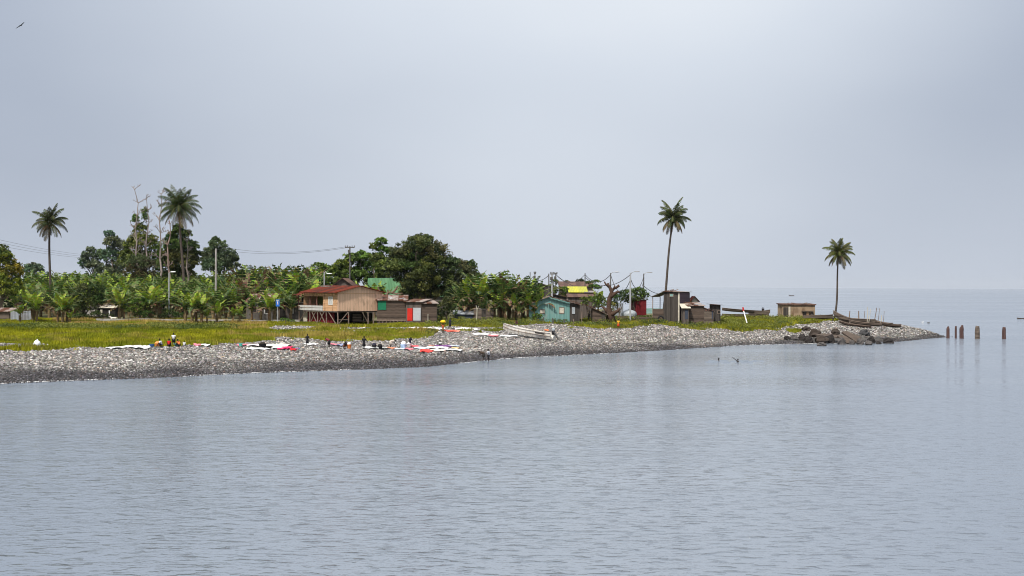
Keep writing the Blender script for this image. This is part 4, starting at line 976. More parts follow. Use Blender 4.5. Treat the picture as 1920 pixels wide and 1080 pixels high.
for i in range(16):
    for j in range(8):
        a, b_ = i * math.pi / 8, j * math.pi / 4; mb.v.append(((.48 + .16 * math.cos(b_)) * math.cos(a), .16 * math.sin(b_), (.48 + .16 * math.cos(b_)) * math.sin(a) + .6)); mb.c.append((.02,) * 3)
mb.f = [(i * 8 + j, ((i + 1) % 16) * 8 + j, ((i + 1) % 16) * 8 + (j + 1) % 8, i * 8 + (j + 1) % 8) for i in range(16) for j in range(8)]
o = mb.build('tyre', M_['rubber'], smooth=True); o.location = (g.x, g.y, g.z + .1); tag(o, 'black tyre propped against the half wall of the tall shed', 'tyre')
h = shed('gabled_shed', 'small pale shed with a red gable roof behind the tall shed', 1297, 1308, 562, 268, 4, 'pale', 'red_roof', rise=.6, slope='gable', over=.4)
h = shed('plank_hut', 'low patched plank hut with a rusty cluttered roof right of the tall shed', 1291, 1320, 573.5, 255.5, 5, 'brown_planks', 'rust_roof', yaw=math.radians(6), rise=.5, over=.25); clutter(h, 8, 31)
h = shed('patched_hut', 'plank lean-to with faded red patches beside the low patched hut', 1320, 1338, 577, 255.8, 4, 'driftwood', 'rust_roof', rise=.6, slope='right', over=.2)
for a in ((1323, 578, 1325, 583), (1328, 578, 1330, 583)): h.rect('patch', *a, 'rustpost', .06, .05)
h.rect('door', 1334.5, 581, 1337, 598, 'navy', .06, .05)
h = shed('teal_doored_shed', 'narrow shed with a dark teal door under the purple wall', 1281, 1291.5, 577.5, 254.5, 3, 'dark_boards', 'pale', rise=.6, over=.35)
h.rect('door', 1284, 581, 1290, 598, 'navy', .06, .05)
h = shed('canopy_shed', 'open sided shed with a flat dark roof at the end of the shack row', 1336, 1351, 572, 259, 4, 'grey_boards', 'brown_roof', rise=-.1, slope='left', over=.5)
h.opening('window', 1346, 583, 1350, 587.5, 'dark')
h = shed('mud_hut', 'tan mud plastered hut with a flat dark roof standing alone near the point', 1467, 1528, 572, 276, 5, 'mud_wall', 'brown_roof', rise=.1, over=.22, th=.2, cat='hut')
h.opening('door', 1469.5, 577, 1477, 597, 'grey_boards', 'grey_boards'); mb = MB(); x = h.X(1478.5); mb.box(x, x + .35, -.05, -.004, -.2, h.zt - .3); h.part('wall_strip', mb, 'pale')
clutter(h, 7, 41, ('oldpost', 'brown_roof'))
for i, (pa, pb, m_) in enumerate(((1506, 1511, 'dark_boards'), (1511.5, 1516, 'tan_planks'), (1520, 1524, 'dark_boards'))): h.rect('leaning_board', pa, 583 + i, pb, 597, m_, .25 + .05 * i, .06)
mb = MB(); x = h.X(1503); mb.box(x, x + 2.2, -.7, -.01, h.zt - 1.2, h.zt - 1.05); h.part('thatch_shade', mb, 'driftwood')

# ---------------------------------------------------------------- pollarded stump and bare vine
g = G(1143, 255); T = lambda px, py, dy=0.: P(px, py, 255 + dy) - g
root = empty('pollarded_tree', g, 0, 'thick brown pollarded stump with sawn off limbs beside the low black shack', 'tree stump')
mb = MB(); bk = (.07, .042, .03)
mb.tube([T(1146, 606), T(1144, 590), T(1141, 575), T(1143, 560), T(1147, 548), T(1143, 538), T(1139, 531)], [1.0, .72, .4, .45, .36, .28, .17], 9, bk); mb.build('trunk', M_['bark'], root, smooth=True)
for pts, rd in (([T(1144, 592), T(1150, 588, -.6), T(1158, 583, -.8), T(1163, 578, -.8)], [.6, .4, .28, .2]), ([T(1143, 560), T(1152, 551, -.3), T(1158, 547, -.3), T(1162, 548, -.3)], [.4, .3, .22, .2]),
                ([T(1146, 547), T(1151, 541, .3), T(1156, 539, .3), T(1161, 535, .3)], [.3, .24, .22, .24]), ([T(1142, 538), T(1136, 533), T(1133, 528)], [.25, .17, .12]), ([T(1150, 542), T(1153, 535, .2)], [.14, .08]),
                ([T(1140, 585), T(1133, 578, .5), T(1127, 574, .6)], [.5, .24, .12])):
    mb = MB(); mb.tube(pts, rd, 7, bk); mb.build('limb', M_['bark'], root, smooth=True)
g = G(726, 251); T = lambda px, py, dy=0.: P(px, py, 251 + dy) - g
root = empty('bare_vine_tree', g, 0, 'gnarled bare brown branches rising over the roof of the dark plank shack', 'tree'); bk = (.15, .105, .07)
mb = MB(); mb.tube([T(722, 600), T(722, 575), T(723, 556)], [.3, .25, .2], 6, bk); mb.build('trunk', M_['bark'], root)
for pts, rd in (([T(723, 558), T(728, 548), T(736, 549), T(742, 543), T(746, 536)], [.25, .2, .2, .18, .12]), ([T(723, 556), T(716, 552), T(711, 545), T(708, 538)], [.22, .16, .14, .1]),
                ([T(734, 549), T(744, 551), T(755, 550)], [.18, .15, .08]), ([T(718, 553), T(710, 554), T(704, 548)], [.16, .14, .1]), ([T(728, 550), T(727, 543)], [.14, .12])):
    mb = MB(); mb.tube(pts, rd, 6, bk); mb.build('limb', M_['bark'], root)

# ---------------------------------------------------------------- poles, lamps, wires, sign
def pole(px, py_top, d, r, mat, label, lamp=0, cross=0, lean=0, cat='power pole', name='utility_pole', arm_py=0):
    g = G(px, d); top = P(px + lean, py_top, d); h = top - g
    root = empty(name, g, 0, label, cat); mb = MB(); mb.tube([(0, 0, -.4), h * .5, h], [r * 1.15, r, r * .85], 8); mb.build('post', M_[mat], root)
    if lamp:
        a = MB(); e = h + Vector((M(lamp, d), -.1, M(arm_py or 2.2, d))); a.tube([h - Vector((0, 0, .3)), h + Vector((M(lamp, d) * .35, -.05, .12)), e], [.06, .055, .05], 6); a.build('lamp_arm', M_['steel'], root)
        a = MB(); a.blob((e.x + .35 * (1 if lamp > 0 else -1), e.y, e.z), (.55, .2, .11), 1, .03, 10, 6); a.build('lamp_head', M_['white_paint' if px < 700 else 'steel'], root)
    if cross:
        a = MB(); z = h.z - .3; a.box(h.x - M(cross, d), h.x + M(cross, d), -.14, -.02 - r * .2, z, z + .22); ca = a.build('crossarm', M_['darkpole'], root)
        for s in (-1, -.5, .5, 1):
            b_ = MB(); x = h.x + M(cross, d) * s * .95; b_.tube([(x, -.08, z + .22), (x, -.08, z + .5)], [.07, .05], 6); b_.build('insulator', M_['darkpole'], ca)
        a = MB(); a.box(h.x - .35, h.x + .15, -.45, -.15, z - 1.0, z - .4); a.build('fuse_box', M_['darkpole'], root)
    return top
pole(405, 466, 262, .2, 'concrete', 'tall pale concrete pole in front of the rounded haze tinted tree')
xt = pole(656, 462, 290, .17, 'darkpole', 'power pole with a wide crossarm above the bright leaved tree', 0, 9)
pole(317, 512, 252, .12, 'steel', 'grey street lamp among the banana plants beside the big dark tree', 4, cat='street lamp', name='street_lamp')
pole(608, 510, 256, .12, 'steel', 'grey street lamp rising behind the stilt house roof', 6, cat='street lamp', name='street_lamp', arm_py=-3)
pt1 = pole(1145, 512, 272, .12, 'darkpole', 'street lamp pole rising directly behind the pollarded stump', 8, cat='street lamp', name='street_lamp')
pt2 = pole(1182, 512, 259, .17, 'steel', 'tallest thick street lamp pole in front of the white tank', 8.5, cat='street lamp', name='street_lamp', arm_py=3)
pt3 = pole(1207, 513, 280, .13, 'darkpole', 'rightmost street lamp pole, rising behind the light green tree', 8, cat='street lamp', name='street_lamp')
pt4 = pole(1097, 512, 300, .12, 'darkpole', 'thin power pole standing alone above the yellow roof')
pt5 = pole(1035, 512, 258, .2, 'steel', 'thick pale power pole behind the teal house roof', 0, 3, lean=0)
pt6 = pole(1030, 513, 274, .13, 'darkpole', 'thin leaning power pole just left of the thick pale one', lean=-1)
pt7 = pole(1042, 512, 300, .12, 'darkpole', 'power pole with a short crossarm just right of the thick pale one', 0, 3)
pt8 = pole(1003, 511, 296, .12, 'darkpole', 'thin power pole at the right edge of the banana grove', 0, 2)
pt9 = pole(994, 510, 300, .1, 'darkpole', 'thin power pole sticking up out of the banana grove')
pole(15, 476, 300, .1, 'darkpole', 'thin pole hidden by the yellow green tree') if False else None
def wire(a, b_, sag, label, r=.06):
    mb = MB(); mb.tube([a.lerp(b_, i / 14) - Vector((0, 0, sag * 4 * (i / 14) * (1 - i / 14))) for i in range(15)], [r] * 15, 4)
    tag(mb.build('power_cable', M_['wire'], None, a), label, 'cable', 'power cables')
dz = Vector((0, 0, -.3))
wire(pt7 + dz, pt4 + dz, 1.7, 'sagging cable from the short crossarm pole to the pole above the yellow roof')
wire(pt4 + dz, pt1 + dz, 1.5, 'sagging cable from the yellow roof pole to the lamp behind the stump')
wire(pt1 + dz, pt2 + dz * 4, 2.8, 'deeply sagging cable between the lamp behind the stump and the tallest lamp pole')
wire(pt2 + dz * 3, pt3 + dz * 2, 2.1, 'deep loop of cable between the tallest lamp pole and the rightmost lamp pole')
wire(pt2 + dz, pt4 + dz * 3, 1.9, 'long shallow cable from the tallest lamp pole to the pole above the yellow roof')
wire(pt3 + dz * 5, pt2 + dz * 14, 1.6, 'thin cable falling from the rightmost lamp pole to the middle of the tallest')
wire(pt6 + dz, pt8 + dz * 5, .5, 'taut cable from the thin leaning pole to the banana grove edge')
wire(pt6 + dz * 7, pt8 + dz * 8, 1.6, 'slack lower cable from the thin leaning pole to the edge of the banana grove')
wire(pt3 + dz * 8, P(1262, 546, 262), 1.0, 'thin cable from the rightmost lamp pole down to the tall shed roof')
wire(pt7 + dz, pt1 + dz * 6, 2.0, 'lowest long cable sagging behind the yellow roof')
wire(xt + Vector((-.9, 0, -.1)), P(405, 461, 330), 1.3, 'upper high cable running left from the crossarm pole', .03)
wire(xt + Vector((.5, -.1, -.1)), P(380, 463, 330), 1.5, 'lower high cable running left from the crossarm pole', .03)
for i, (y0, y1, lb) in enumerate([(444, 476, 'topmost of the high thin cables passing behind the leftmost palm'), (450, 479, 'middle of the high thin cables passing behind the leftmost palm'), (457, 481, 'lowest of the high thin cables passing behind the leftmost palm')]):
    wire(P(-60, y0 - 9, 270), P(190, y1 + 4, 440), .8, lb, .026)
g = G(521, 243); root = empty('road_sign', g, 0, 'tall blue road sign with a white panel on a thin pole', 'sign'); z0, z1 = CZ - yl(521, 574.5) * 243 / F - g.z, CZ - yl(521, 561.5) * 243 / F - g.z; hw = M(3.4, 243)
mb = MB(); mb.tube([(0, 0, -.3), (0, 0, z1)], [.06, .06], 8); mb.build('post', M_['steel'], root)
mb = MB(); mb.box(-hw, hw, -.12, -.065, z0, z1); sp = mb.build('sign_panel', M_['blue'], root)
mb = MB(); mb.box(-hw * .8, hw * .8, -.135, -.124, z1 - .3, z1 - .06); mb.build('text_strip', M_['silver'], sp)
mb = MB(); mb.prism([(-hw * .38, z0 + .35), (hw * .38, z0 + .35), (hw * .12, z0 + .85), (-hw * .12, z0 + .85)], 'y', -.14, -.124); mb.build('white_symbol', M_['white_paint'], sp)
mb = MB(); mb.prism([(-hw * .16, z0 + .42), (hw * .16, z0 + .42), (0, z0 + .66)], 'y', -.15, -.142); mb.build('red_mark', M_['red_paint'], sp)

# ---------------------------------------------------------------- boats
def canoe(name, a, b_, beam, depth, label, mat, rise=(.35, .5), cat='canoe', seats=4, group=None, stern=.12, mid_=.92, low_=.5):
    """hollow hull between world points a (bow) and b_ (stern), lying on its keel"""
    ax = b_ - a; L_ = ax.length; hd = math.atan2(ax.y, ax.x); pitch = math.asin(max(-1, min(1, ax.z / L_)))
    root = empty(name, a, hd, label, cat, group); n = 14; mb = MB(); V = []
    def sec(t):
        wd = beam / 2 * max(.03 if t < .5 else stern, math.sin(math.pi * (.02 + .98 * (t ** .8 * .82))) ** .75 if t < .55 else max(stern, 1 - ((t - .45) / .55) ** 2 * (1 - stern)))
        kz = rise[0] * max(0, 1 - t / .3) ** 2 + rise[1] * .4 * max(0, (t - .8) / .2) ** 2; sz = depth + rise[0] * max(0, 1 - t / .45) ** 1.6 + rise[1] * .5 * max(0, (t - .6) / .4) ** 2
        return wd, kz, sz
    R_ = Matrix.Rotation(-pitch, 3, 'Y')
    for i in range(n + 1):
        t = i / n; wd, kz, sz = sec(t); x = L_ * t
        ring = [(x, -wd, sz), (x, -wd * mid_, kz + (sz - kz) * .42), (x, -wd * low_, kz + .04), (x, 0, kz), (x, wd * low_, kz + .04), (x, wd * mid_, kz + (sz - kz) * .42), (x, wd, sz),
                (x, max(0, wd - .07), sz), (x, max(0, wd - .12) * .9, kz + (sz - kz) * .5), (x, 0, kz + .1), (x, -max(0, wd - .12) * .9, kz + (sz - kz) * .5), (x, -max(0, wd - .07), sz)]
        V += [tuple(R_ @ Vector(p)) for p in ring]
    k = 12; fs = [(i * k + j, i * k + (j + 1) % k, (i + 1) * k + (j + 1) % k, (i + 1) * k + j) for i in range(n) for j in range(k)]
    fs += [tuple(range(k))[::-1], tuple(n * k + j for j in range(k))]; mb.add(V, fs); mb.build('hull', M_[mat], root)
    for i in range(seats):
        t = .25 + .6 * i / max(1, seats - 1); wd, kz, sz = sec(t); s_ = MB(); w_ = wd * .93; vs = []
        for z in (sz - .22, sz - .17):
            for x, y in ((L_ * t - .12, -w_), (L_ * t + .12, -w_), (L_ * t + .12, w_), (L_ * t - .12, w_)): vs.append(tuple(R_ @ Vector((x, y, z))))
        s_.hexa(vs[:4], vs[4:]); s_.build('thwart', M_['driftwood'], root)
    rl = MB()
    for s in (-1, 1):
        rl.tube([R_ @ Vector((L_ * i / n, s * (sec(i / n)[0] + .02), sec(i / n)[2] - .02)) for i in range(n + 1)], [.045] * (n + 1), 4)
    rl.build('gunwale', M_['oldpost' if mat != 'pale_hull' else 'grey_roof'], root)
    return root, R_, L_, sec
d = 219.0; a = P(944, 619, 223.5); b_ = P(1036, 639, 213.5); ga = G(944, 223.5); a.z = ga.z + .6; b_.z = G(1036, 213.5).z + .3
rt, R_, L_, sec = canoe('motor_boat', a, b_, 1.35, .9, 'weathered white motor boat with an outboard engine lying on the stones', 'pale_hull', (.3, .15), 'boat', 5, stern=.8, mid_=1.02, low_=.86)
rl = MB()
for s_ in (-1, 1): rl.tube([R_ @ Vector((L_ * i / 14, s_ * (sec(i / 14)[0] * 1.0 + .02), sec(i / 14)[1] + (sec(i / 14)[2] - sec(i / 14)[1]) * .5)) for i in range(15)], [.05] * 15, 4)
rl.build('rub_rail', M_['oldpost'], rt)
mb = MB(); mb.box(L_ - .05, L_ + .25, -.2, .2, .75, 1.3); mb.v = [tuple(R_ @ Vector(p)) for p in mb.v]; om = mb.build('outboard_motor', M_['black'], rt)
mb = MB(); mb.blob(tuple(R_ @ Vector((L_ + .1, 0, 1.5))), (.32, .24, .3), 3, .05, 10, 7); mb.build('engine_cover', M_['silver'], om, smooth=True)
mb = MB(); mb.tube([R_ @ Vector((L_ + .15, 0, 1.2)), R_ @ Vector((L_ + .75, 0, .75)), R_ @ Vector((L_ + 1.35, 0, .2))], [.16, .13, .1], 7); mb.build('engine_leg', M_['black'], om)
mb = MB(); mb.box(L_ * .74, L_ * .93, -.92, -.885, .62, .86); mb.v = [tuple(R_ @ Vector(p)) for p in mb.v]; mb.build('name_panel', M_['grey_boards'], rt, None)
def canoe_px(name, pa, da, pb, db, beam, dep, label, mat='driftwood', rise=(.5, .3), lift=(.05, .05), **kw):
    a, b_ = G(pa, da), G(pb, db); a.z += lift[0]; b_.z += lift[1]
    return canoe(name, a, b_, beam, dep, label, mat, rise, **kw)
CG = 'wooden canoes hauled up on the shore'
canoe_px('dugout_canoe', 1354, 279, 1428, 283, 1.2, .55, 'long dark canoe raised above the grass, the upper of the two by the canopy shed', 'driftwood', (.12, .1), (1.15, .55), group=CG)
canoe_px('dugout_canoe', 1354, 275, 1442, 277, 1.4, .6, 'long dark canoe lying low in the grass below the raised one', 'driftwood', (.15, .2), (.1, .15), group=CG)
canoe_px('dugout_canoe', 1444, 279, 1404, 284, 1.2, .7, 'canoe with a black outboard bracket on its raised end, right of the seated figure', 'driftwood', (.3, .2), (.4, .2), group=CG)
canoe_px('dugout_canoe', 1506, 273, 1562, 274, 1.4, .85, 'dark plank canoe lying directly right of the tan mud hut', 'driftwood', (.05, .25), (.0, .1), group=CG)
canoe_px('dugout_canoe', 1562, 271, 1642, 268, 1.7, .75, 'largest dark canoe with its bow raised at the foot of the point palm', 'driftwood', (1.3, .1), (.15, .25), seats=6, group=CG)
canoe_px('dugout_canoe', 1574, 266.5, 1634, 262.5, 1.1, .4, 'light brown dugout lying in front of the others on the point', 'brown_planks', (.3, .1), (.12, .1), group=CG)
canoe_px('dugout_canoe', 1592, 267.5, 1654, 264.5, 1.2, .5, 'brown dugout just behind the light brown one on the point', 'driftwood', (.25, .2), (.12, .2), group=CG)
canoe_px('dugout_canoe', 1640, 269, 1674, 266, 1.2, .5, 'short dark dugout with sticks above it, third from the right end of the point', 'driftwood', (.3, .2), (.1, .15), group=CG)
canoe_px('dugout_canoe', 1652, 266, 1690, 264.5, 1.2, .5, 'rightmost dark dugout at the end of the canoe row', 'brown_planks', (.3, .2), (.12, .2), group=CG)
for i, (px, py0, py1, dx, d, r, lb) in enumerate([(1591, 592, 583, 2.5, 270, .11, 'short thick leaning stake, leftmost of the sticks above the canoes'), (1610, 594, 583, 0, 270, .13, 'short thick upright stake, second from the left above the canoes'),
        (1619, 594, 583, 2.5, 270, .06, 'thin slanting stick right of the thick upright stake'), (1626, 602, 575, 1, 268, .07, 'tallest pale upright stick among the canoes'), (1628.5, 603, 579, 4, 267.5, .06, 'pale slanting stick leaning right beside the tallest one'),
        (1638, 602, 577, 6, 268, .08, 'long slanting pole leaning right in the middle of the canoes'), (1646, 599, 578, 3, 269, .06, 'thin slanting pole right of the middle one'), (1651, 604, 591, 2.5, 266, .09, 'short pale stake near the front canoes'),
        (1655.5, 601, 583, 2.5, 268, .05, 'thinnest stick, rightmost above the canoes')]):
    a = G(px, d); a.z -= .1; b_ = P(px + dx, py1, d); mb = MB(); m_ = a.lerp(b_, .5); mb.tube([a, m_ + Vector((.04, 0, 0)), b_], [r, r * .9, r * .75], 6)
    tag(mb.build('mooring_stick', M_['oldpost' if i not in (3, 4, 7) else 'pale'], None, a), lb, 'stick', 'sticks among the beached canoes')
mb = MB(); a = G(1402, 262); b_ = P(1394, 582, 264); mb.tube([a, a.lerp(b_, .5), b_], [.12, .11, .1], 7)
root = empty('leaning_post', a, 0, 'white post with a red top leaning left in the green weeds', 'post'); mb.v = [tuple(Vector(p) - a) for p in mb.v]; mb.build('post', M_['white_paint'], root)
mb = MB(); mb.tube([b_ - a - Vector((0, .02, .1)), P(1393, 576, 264) - a], [.16, .14], 7); mb.build('red_cap', M_['red_paint'], root)
for i, (px, w_, top, lb, mt) in enumerate([(1777.5, 6, 612, 'leftmost wooden piling off the tip, narrowing to a rounded top', 0), (1792, 4, 611, 'thinnest wooden piling, second from the left off the tip', 0), (1803, 8, 612, 'thick wooden piling with a stepped top, third from the left', 0),
                                           (1832.5, 9, 611, 'thickest greyish wooden piling, fourth from the left', 1), (1882.5, 7, 613, 'lone reddish wooden piling farthest out to the right', 0)]):
    d = 268.0 - i * .6; g = Vector((xl(px, 637) / F * d, d, 0)); zt = CZ - yl(px, top) * d / F; r = M(w_, d) / 2; q = random.Random(i + 3); mb = MB(); n = 9; vs = []
    for j, z in enumerate((-2, .1, zt * .55, zt * .8, None)):
        for k in range(n):
            an = 2 * math.pi * k / n; rr = r * (1.05, 1.03, .97, .95, .8)[j] * q.uniform(.9, 1.08) * (.6 if i == 0 and j == 4 else 1)
            vs.append((rr * math.cos(an), rr * math.sin(an), z if z is not None else zt * (1 + (.1 if i == 2 and math.cos(an) > 0 else -.08 if i == 2 else q.uniform(-.07, .02)))))
    mb.add(vs, [(j * n + k, j * n + (k + 1) % n, (j + 1) * n + (k + 1) % n, (j + 1) * n + k) for j in range(4) for k in range(n)] + [tuple(4 * n + k for k in range(n))])
    o = mb.build('piling', M_['piling' if not mt else 'driftwood']); o.location = g; tag(o, lb, 'piling', 'old pilings off the tip')

# ---------------------------------------------------------------- boulders and slabs at the point
def boulder(px, py, wpx, hpx, label, col, seed, slab=None):
    d = F * (CZ - .25) / yl(px, py); g = G(px, d); g.z = max(g.z, -.1); mb = MB(); rx, rz = M(wpx, d) * .55, M(hpx, d) * (.58 if hpx > 12 else 1.1)
    mb.blob((0, 0, rz * .45), (rx, rx * .8, rz), seed, .2, 11, 8, col); o = mb.build('boulder', M_['rock']); o.location = g; o.rotation_euler = (0, 0, seed)
    tag(o, label, 'boulder', 'dark boulders at the point')
RK = (.03, .026, .025); RB = (.048, .037, .03); RL = (.085, .077, .074)
for i, (px, py, w_, h_, c_, lb) in enumerate([(1541, 641, 26, 17, RB, 'largest rounded brown boulder in the middle of the dark rocks'), (1529, 638, 20, 18, RB, 'tall brown boulder left behind the largest rounded one'), (1517, 641, 18, 8, RK, 'flat dark rock left of the brown boulders'),
        (1505, 640, 16, 7, RK, 'dark rock lying second from the left end of the rocks'), (1490, 640, 15, 6, RL, 'small grey rock near the left end of the rocks'), (1476, 640, 12, 5, RK, 'leftmost small dark rock on the waterline'),
        (1541, 645.5, 20, 5, RL, 'low grey rock at the water in front of the largest boulder'), (1559, 641, 14, 10, RK, 'dark rock just left of the tilted slab'), (1578, 643, 16, 9, RL, 'grey rock half under the tilted slab'), (1567, 637, 18, 9, RB, 'flat topped brown rock behind the tilted slab on its left'),
        (1598, 643, 10, 6, RL, 'small pale rock at the foot of the tilted slab'), (1622, 636, 20, 13, (.05, .05, .052), 'blocky blackish boulder right of the tilted slab'), (1613, 643, 16, 8, RL, 'pale rounded rock below the blackish block'), (1634, 641, 14, 9, RK, 'dark pointed rock right of the blackish block'),
        (1629, 644, 14, 6, RL, 'light grey rock at the waterline below the dark pointed one'), (1648, 642, 12, 4, RK, 'low dark rock between the pile and the last rock'), (1666, 641, 20, 7, RK, 'last dark wedge shaped rock at the right end'), (1512, 635, 18, 6, RB, 'brown slabby rock on the cobbles above the left rocks')]):
    boulder(px, py, w_, h_, lb, c_, i + 2)
def slab(pts, th, label):
    c = sum(pts, Vector()) / 4; mb = MB(); nv = (pts[1] - pts[0]).cross(pts[3] - pts[0]).normalized() * th
    mb.hexa([p - c - nv for p in pts], [p - c for p in pts], RB); tag(mb.build('concrete_slab', M_['slab'], None) , label, 'slab', kind='thing').location = c
def SP(pts, d0, k=.16): return [P(px, py, d0 + (641 - py) * k) for px, py in pts]
slab(SP([(1606, 641), (1615, 632), (1588, 620.5), (1578, 622)], 238.8), .35, 'tilted grey brown concrete slab lying on the dark rocks')
slab(SP([(1588, 643), (1604, 641.5), (1584, 629), (1570, 629)], 238.0), .3, 'broken concrete slab leaning under the tilted one')
slab(SP([(1540, 630), (1560, 629), (1556, 625.5), (1527, 626)], 240.5, .3), .2, 'flat brown concrete slab lying on the cobbles above the largest boulder')
slab(SP([(1562, 633), (1577, 632), (1576, 627), (1560, 629)], 239.5, .3), .15, 'small pale concrete slab left of the tilted slab')
slab([P(1520, 603, 268.5), P(1532, 602.5, 269), P(1536, 599, 271.5), P(1524, 599.5, 271.5)], .1, 'pale flat slab lying at the foot of the mud hut beside the weeds')

# ---------------------------------------------------------------- people
SK = (.035, .022, .016)
def skin_body(nodes, edges, name):
    me = bpy.data.meshes.new(name); ks = list(nodes); ix = {k: i for i, k in enumerate(ks)}
    me.from_pydata([nodes[k][0] for k in ks], [(ix[a], ix[b_]) for a, b_ in edges], [])
    o = bpy.data.objects.new(name, me); COL.objects.link(o); md = o.modifiers.new('s', 'SKIN'); md.use_smooth_shade = True
    for k in ks:
        sv = me.skin_vertices[0].data[ix[k]]; r = nodes[k][1]; sv.radius = r if isinstance(r, tuple) else (r, r); sv.use_root = (k == ks[0])
    sub = o.modifiers.new('u', 'SUBSURF'); sub.levels = 1; sub.render_levels = 1
    dg = bpy.context.evaluated_depsgraph_get(); ev = o.evaluated_get(dg); m2 = bpy.data.meshes.new_from_object(ev, depsgraph=dg)
    v = [tuple(p.co) for p in m2.vertices]; f = [tuple(p.vertices) for p in m2.polygons]
    bpy.data.objects.remove(o); bpy.data.meshes.remove(me); bpy.data.meshes.remove(m2); return v, f
def person(px, d, face, label, top=None, bottom=None, bend=0., pose='stand', hgt=1.65, arms=None, zoff=0., hair=(.01, .009, .009), group=None, skirt=False, crouch=0.):
    """face: heading the person looks towards (degrees, 0 = +x). bend: torso lean in degrees"""
    g = G(px, d); g.z += zoff + .14; root = empty('person', g, math.radians(face), label, 'person', group); k = hgt / 1.65
    hip = Vector((0, 0, {'stand': .88, 'sit': .22, 'squat': .3, 'walk': .88, 'crouch': .6}[pose])); B = Matrix.Rotation(math.radians(bend), 3, 'Y')
    U = lambda x, y, z: hip + B @ Vector((x, y, z))
    N = {'pelvis': (hip, (.14, .11)), 'waist': (U(.01, 0, .17), (.12, .095)), 'chest': (U(.02, 0, .36), (.155, .11)), 'neck': (U(.02, 0, .52), .055), 'head': (U(.05, 0, .63), (.08, .09)), 'crown': (U(.04, 0, .73), (.075, .08))}
    E = [('pelvis', 'waist'), ('waist', 'chest'), ('chest', 'neck'), ('neck', 'head'), ('head', 'crown')]; hands = []
    for s, sn in ((1, 'l'), (-1, 'r')):
        sh = U(.01, s * .18, .44); ad = (arms or {}).get(sn, (.12, s * .12, -1.0, .25)); dr = Vector(ad[:3]).normalized(); el = sh + dr * .28
        fd = (dr + Vector((ad[3], 0, .1))).normalized(); wr = el + fd * .25; hd_ = wr + fd * .08
        N['sh' + sn] = (sh, .058); N['el' + sn] = (el, .042); N['wr' + sn] = (wr, .03); N['ha' + sn] = (hd_, (.04, .022))
        E += [('chest', 'sh' + sn), ('sh' + sn, 'el' + sn), ('el' + sn, 'wr' + sn), ('wr' + sn, 'ha' + sn)]; hands.append((hd_, fd, s))
        hp = hip + Vector((0, s * .09, -.04))
        if pose in ('stand', 'walk'):
            st = .22 * s if pose == 'walk' else .03 * s; kn = Vector((.05 + st * .5, s * .1, .46)); an = Vector((st, s * .11, .08))
        elif pose == 'crouch': kn = Vector((.28, s * .14, .42)); an = Vector((0, s * .14, .08))
        elif pose == 'squat': kn = Vector((.36, s * .17, .5)); an = Vector((.12, s * .16, .08))
        else: kn = Vector((.36, s * .14, .42)); an = Vector((.52, s * .13, .08))
        N['hp' + sn] = (hp, .09); N['kn' + sn] = (kn, .06); N['an' + sn] = (an, .04); N['to' + sn] = (an + Vector((.15, 0, -.05)), (.04, .025))
        E += [('pelvis', 'hp' + sn), ('hp' + sn, 'kn' + sn), ('kn' + sn, 'an' + sn), ('an' + sn, 'to' + sn)]
    v, f = skin_body(N, E, 'body'); mb = MB(); mb.add(v, f, SK); hc = N['head'][0]; fw = B @ Vector((1, 0, 0)); up = B @ Vector((0, 0, 1))
    mb.blob(tuple(hc + fw * .095 + up * -.0), (.018, .014, .022), 1, 0, 6, 5, SK)                      # nose
    for s in (1, -1):
        mb.blob(tuple(hc + Vector((0, s * .085, 0)) + up * .01), (.022, .012, .032), 2, 0, 6, 5, SK)    # ears
        mb.blob(tuple(hc + fw * .082 + Vector((0, s * .032, 0)) + up * .035), (.009, .012, .008), 3, 0, 6, 5, (.5, .5, .48))
    mb.blob(tuple(hc + fw * .084 - up * .045), (.008, .026, .009), 4, 0, 6, 5, (.09, .03, .028))
    for h_, fd, s in hands:
        sd_ = Vector((0, 1, 0)).cross(fd).normalized()
        for j in range(4):
            o_ = h_ + sd_ * (j - 1.5) * .017; ln = (.06, .075, .07, .055)[j]; c1 = o_ + fd * ln * .55; mb.tube([o_, c1, c1 + (fd - Vector((0, s * .5, 0))).normalized() * ln * .5], [.009, .0085, .007], 5, SK)
        o_ = h_ - fd * .05 + sd_ * .03; mb.tube([o_, o_ + (fd * .6 + sd_).normalized() * .035, o_ + (fd * .9 + sd_ * .9).normalized() * .06], [.011, .01, .008], 5, SK)
    def put(m): m.v = [tuple(Vector(p) * k) for p in m.v]; return m
    put(mb).build('body', M_['skin'], root, smooth=True)
    if hair:
        m2 = MB(); m2.blob(tuple(N['crown'][0] - fw * .025 - up * .015), (.1, .1, .085), 5, .06, 10, 7, hair); put(m2).build('hair', M_['cloth'], root, smooth=True)
    if top:
        m2 = MB(); m2.tube([U(0, 0, -.02), U(.01, 0, .17), U(.02, 0, .36), U(.02, 0, .47), U(.02, 0, .5)], [.165, .15, .19, .165, .075], 12, top)
        for s, sn in ((1, 'l'), (-1, 'r')): a, e = N['sh' + sn][0], N['el' + sn][0]; m2.tube([a + (a - e) * .15, a.lerp(e, .55)], [.08, .075], 8, top)
        put(m2).build('shirt', M_['cloth'], root, smooth=True)
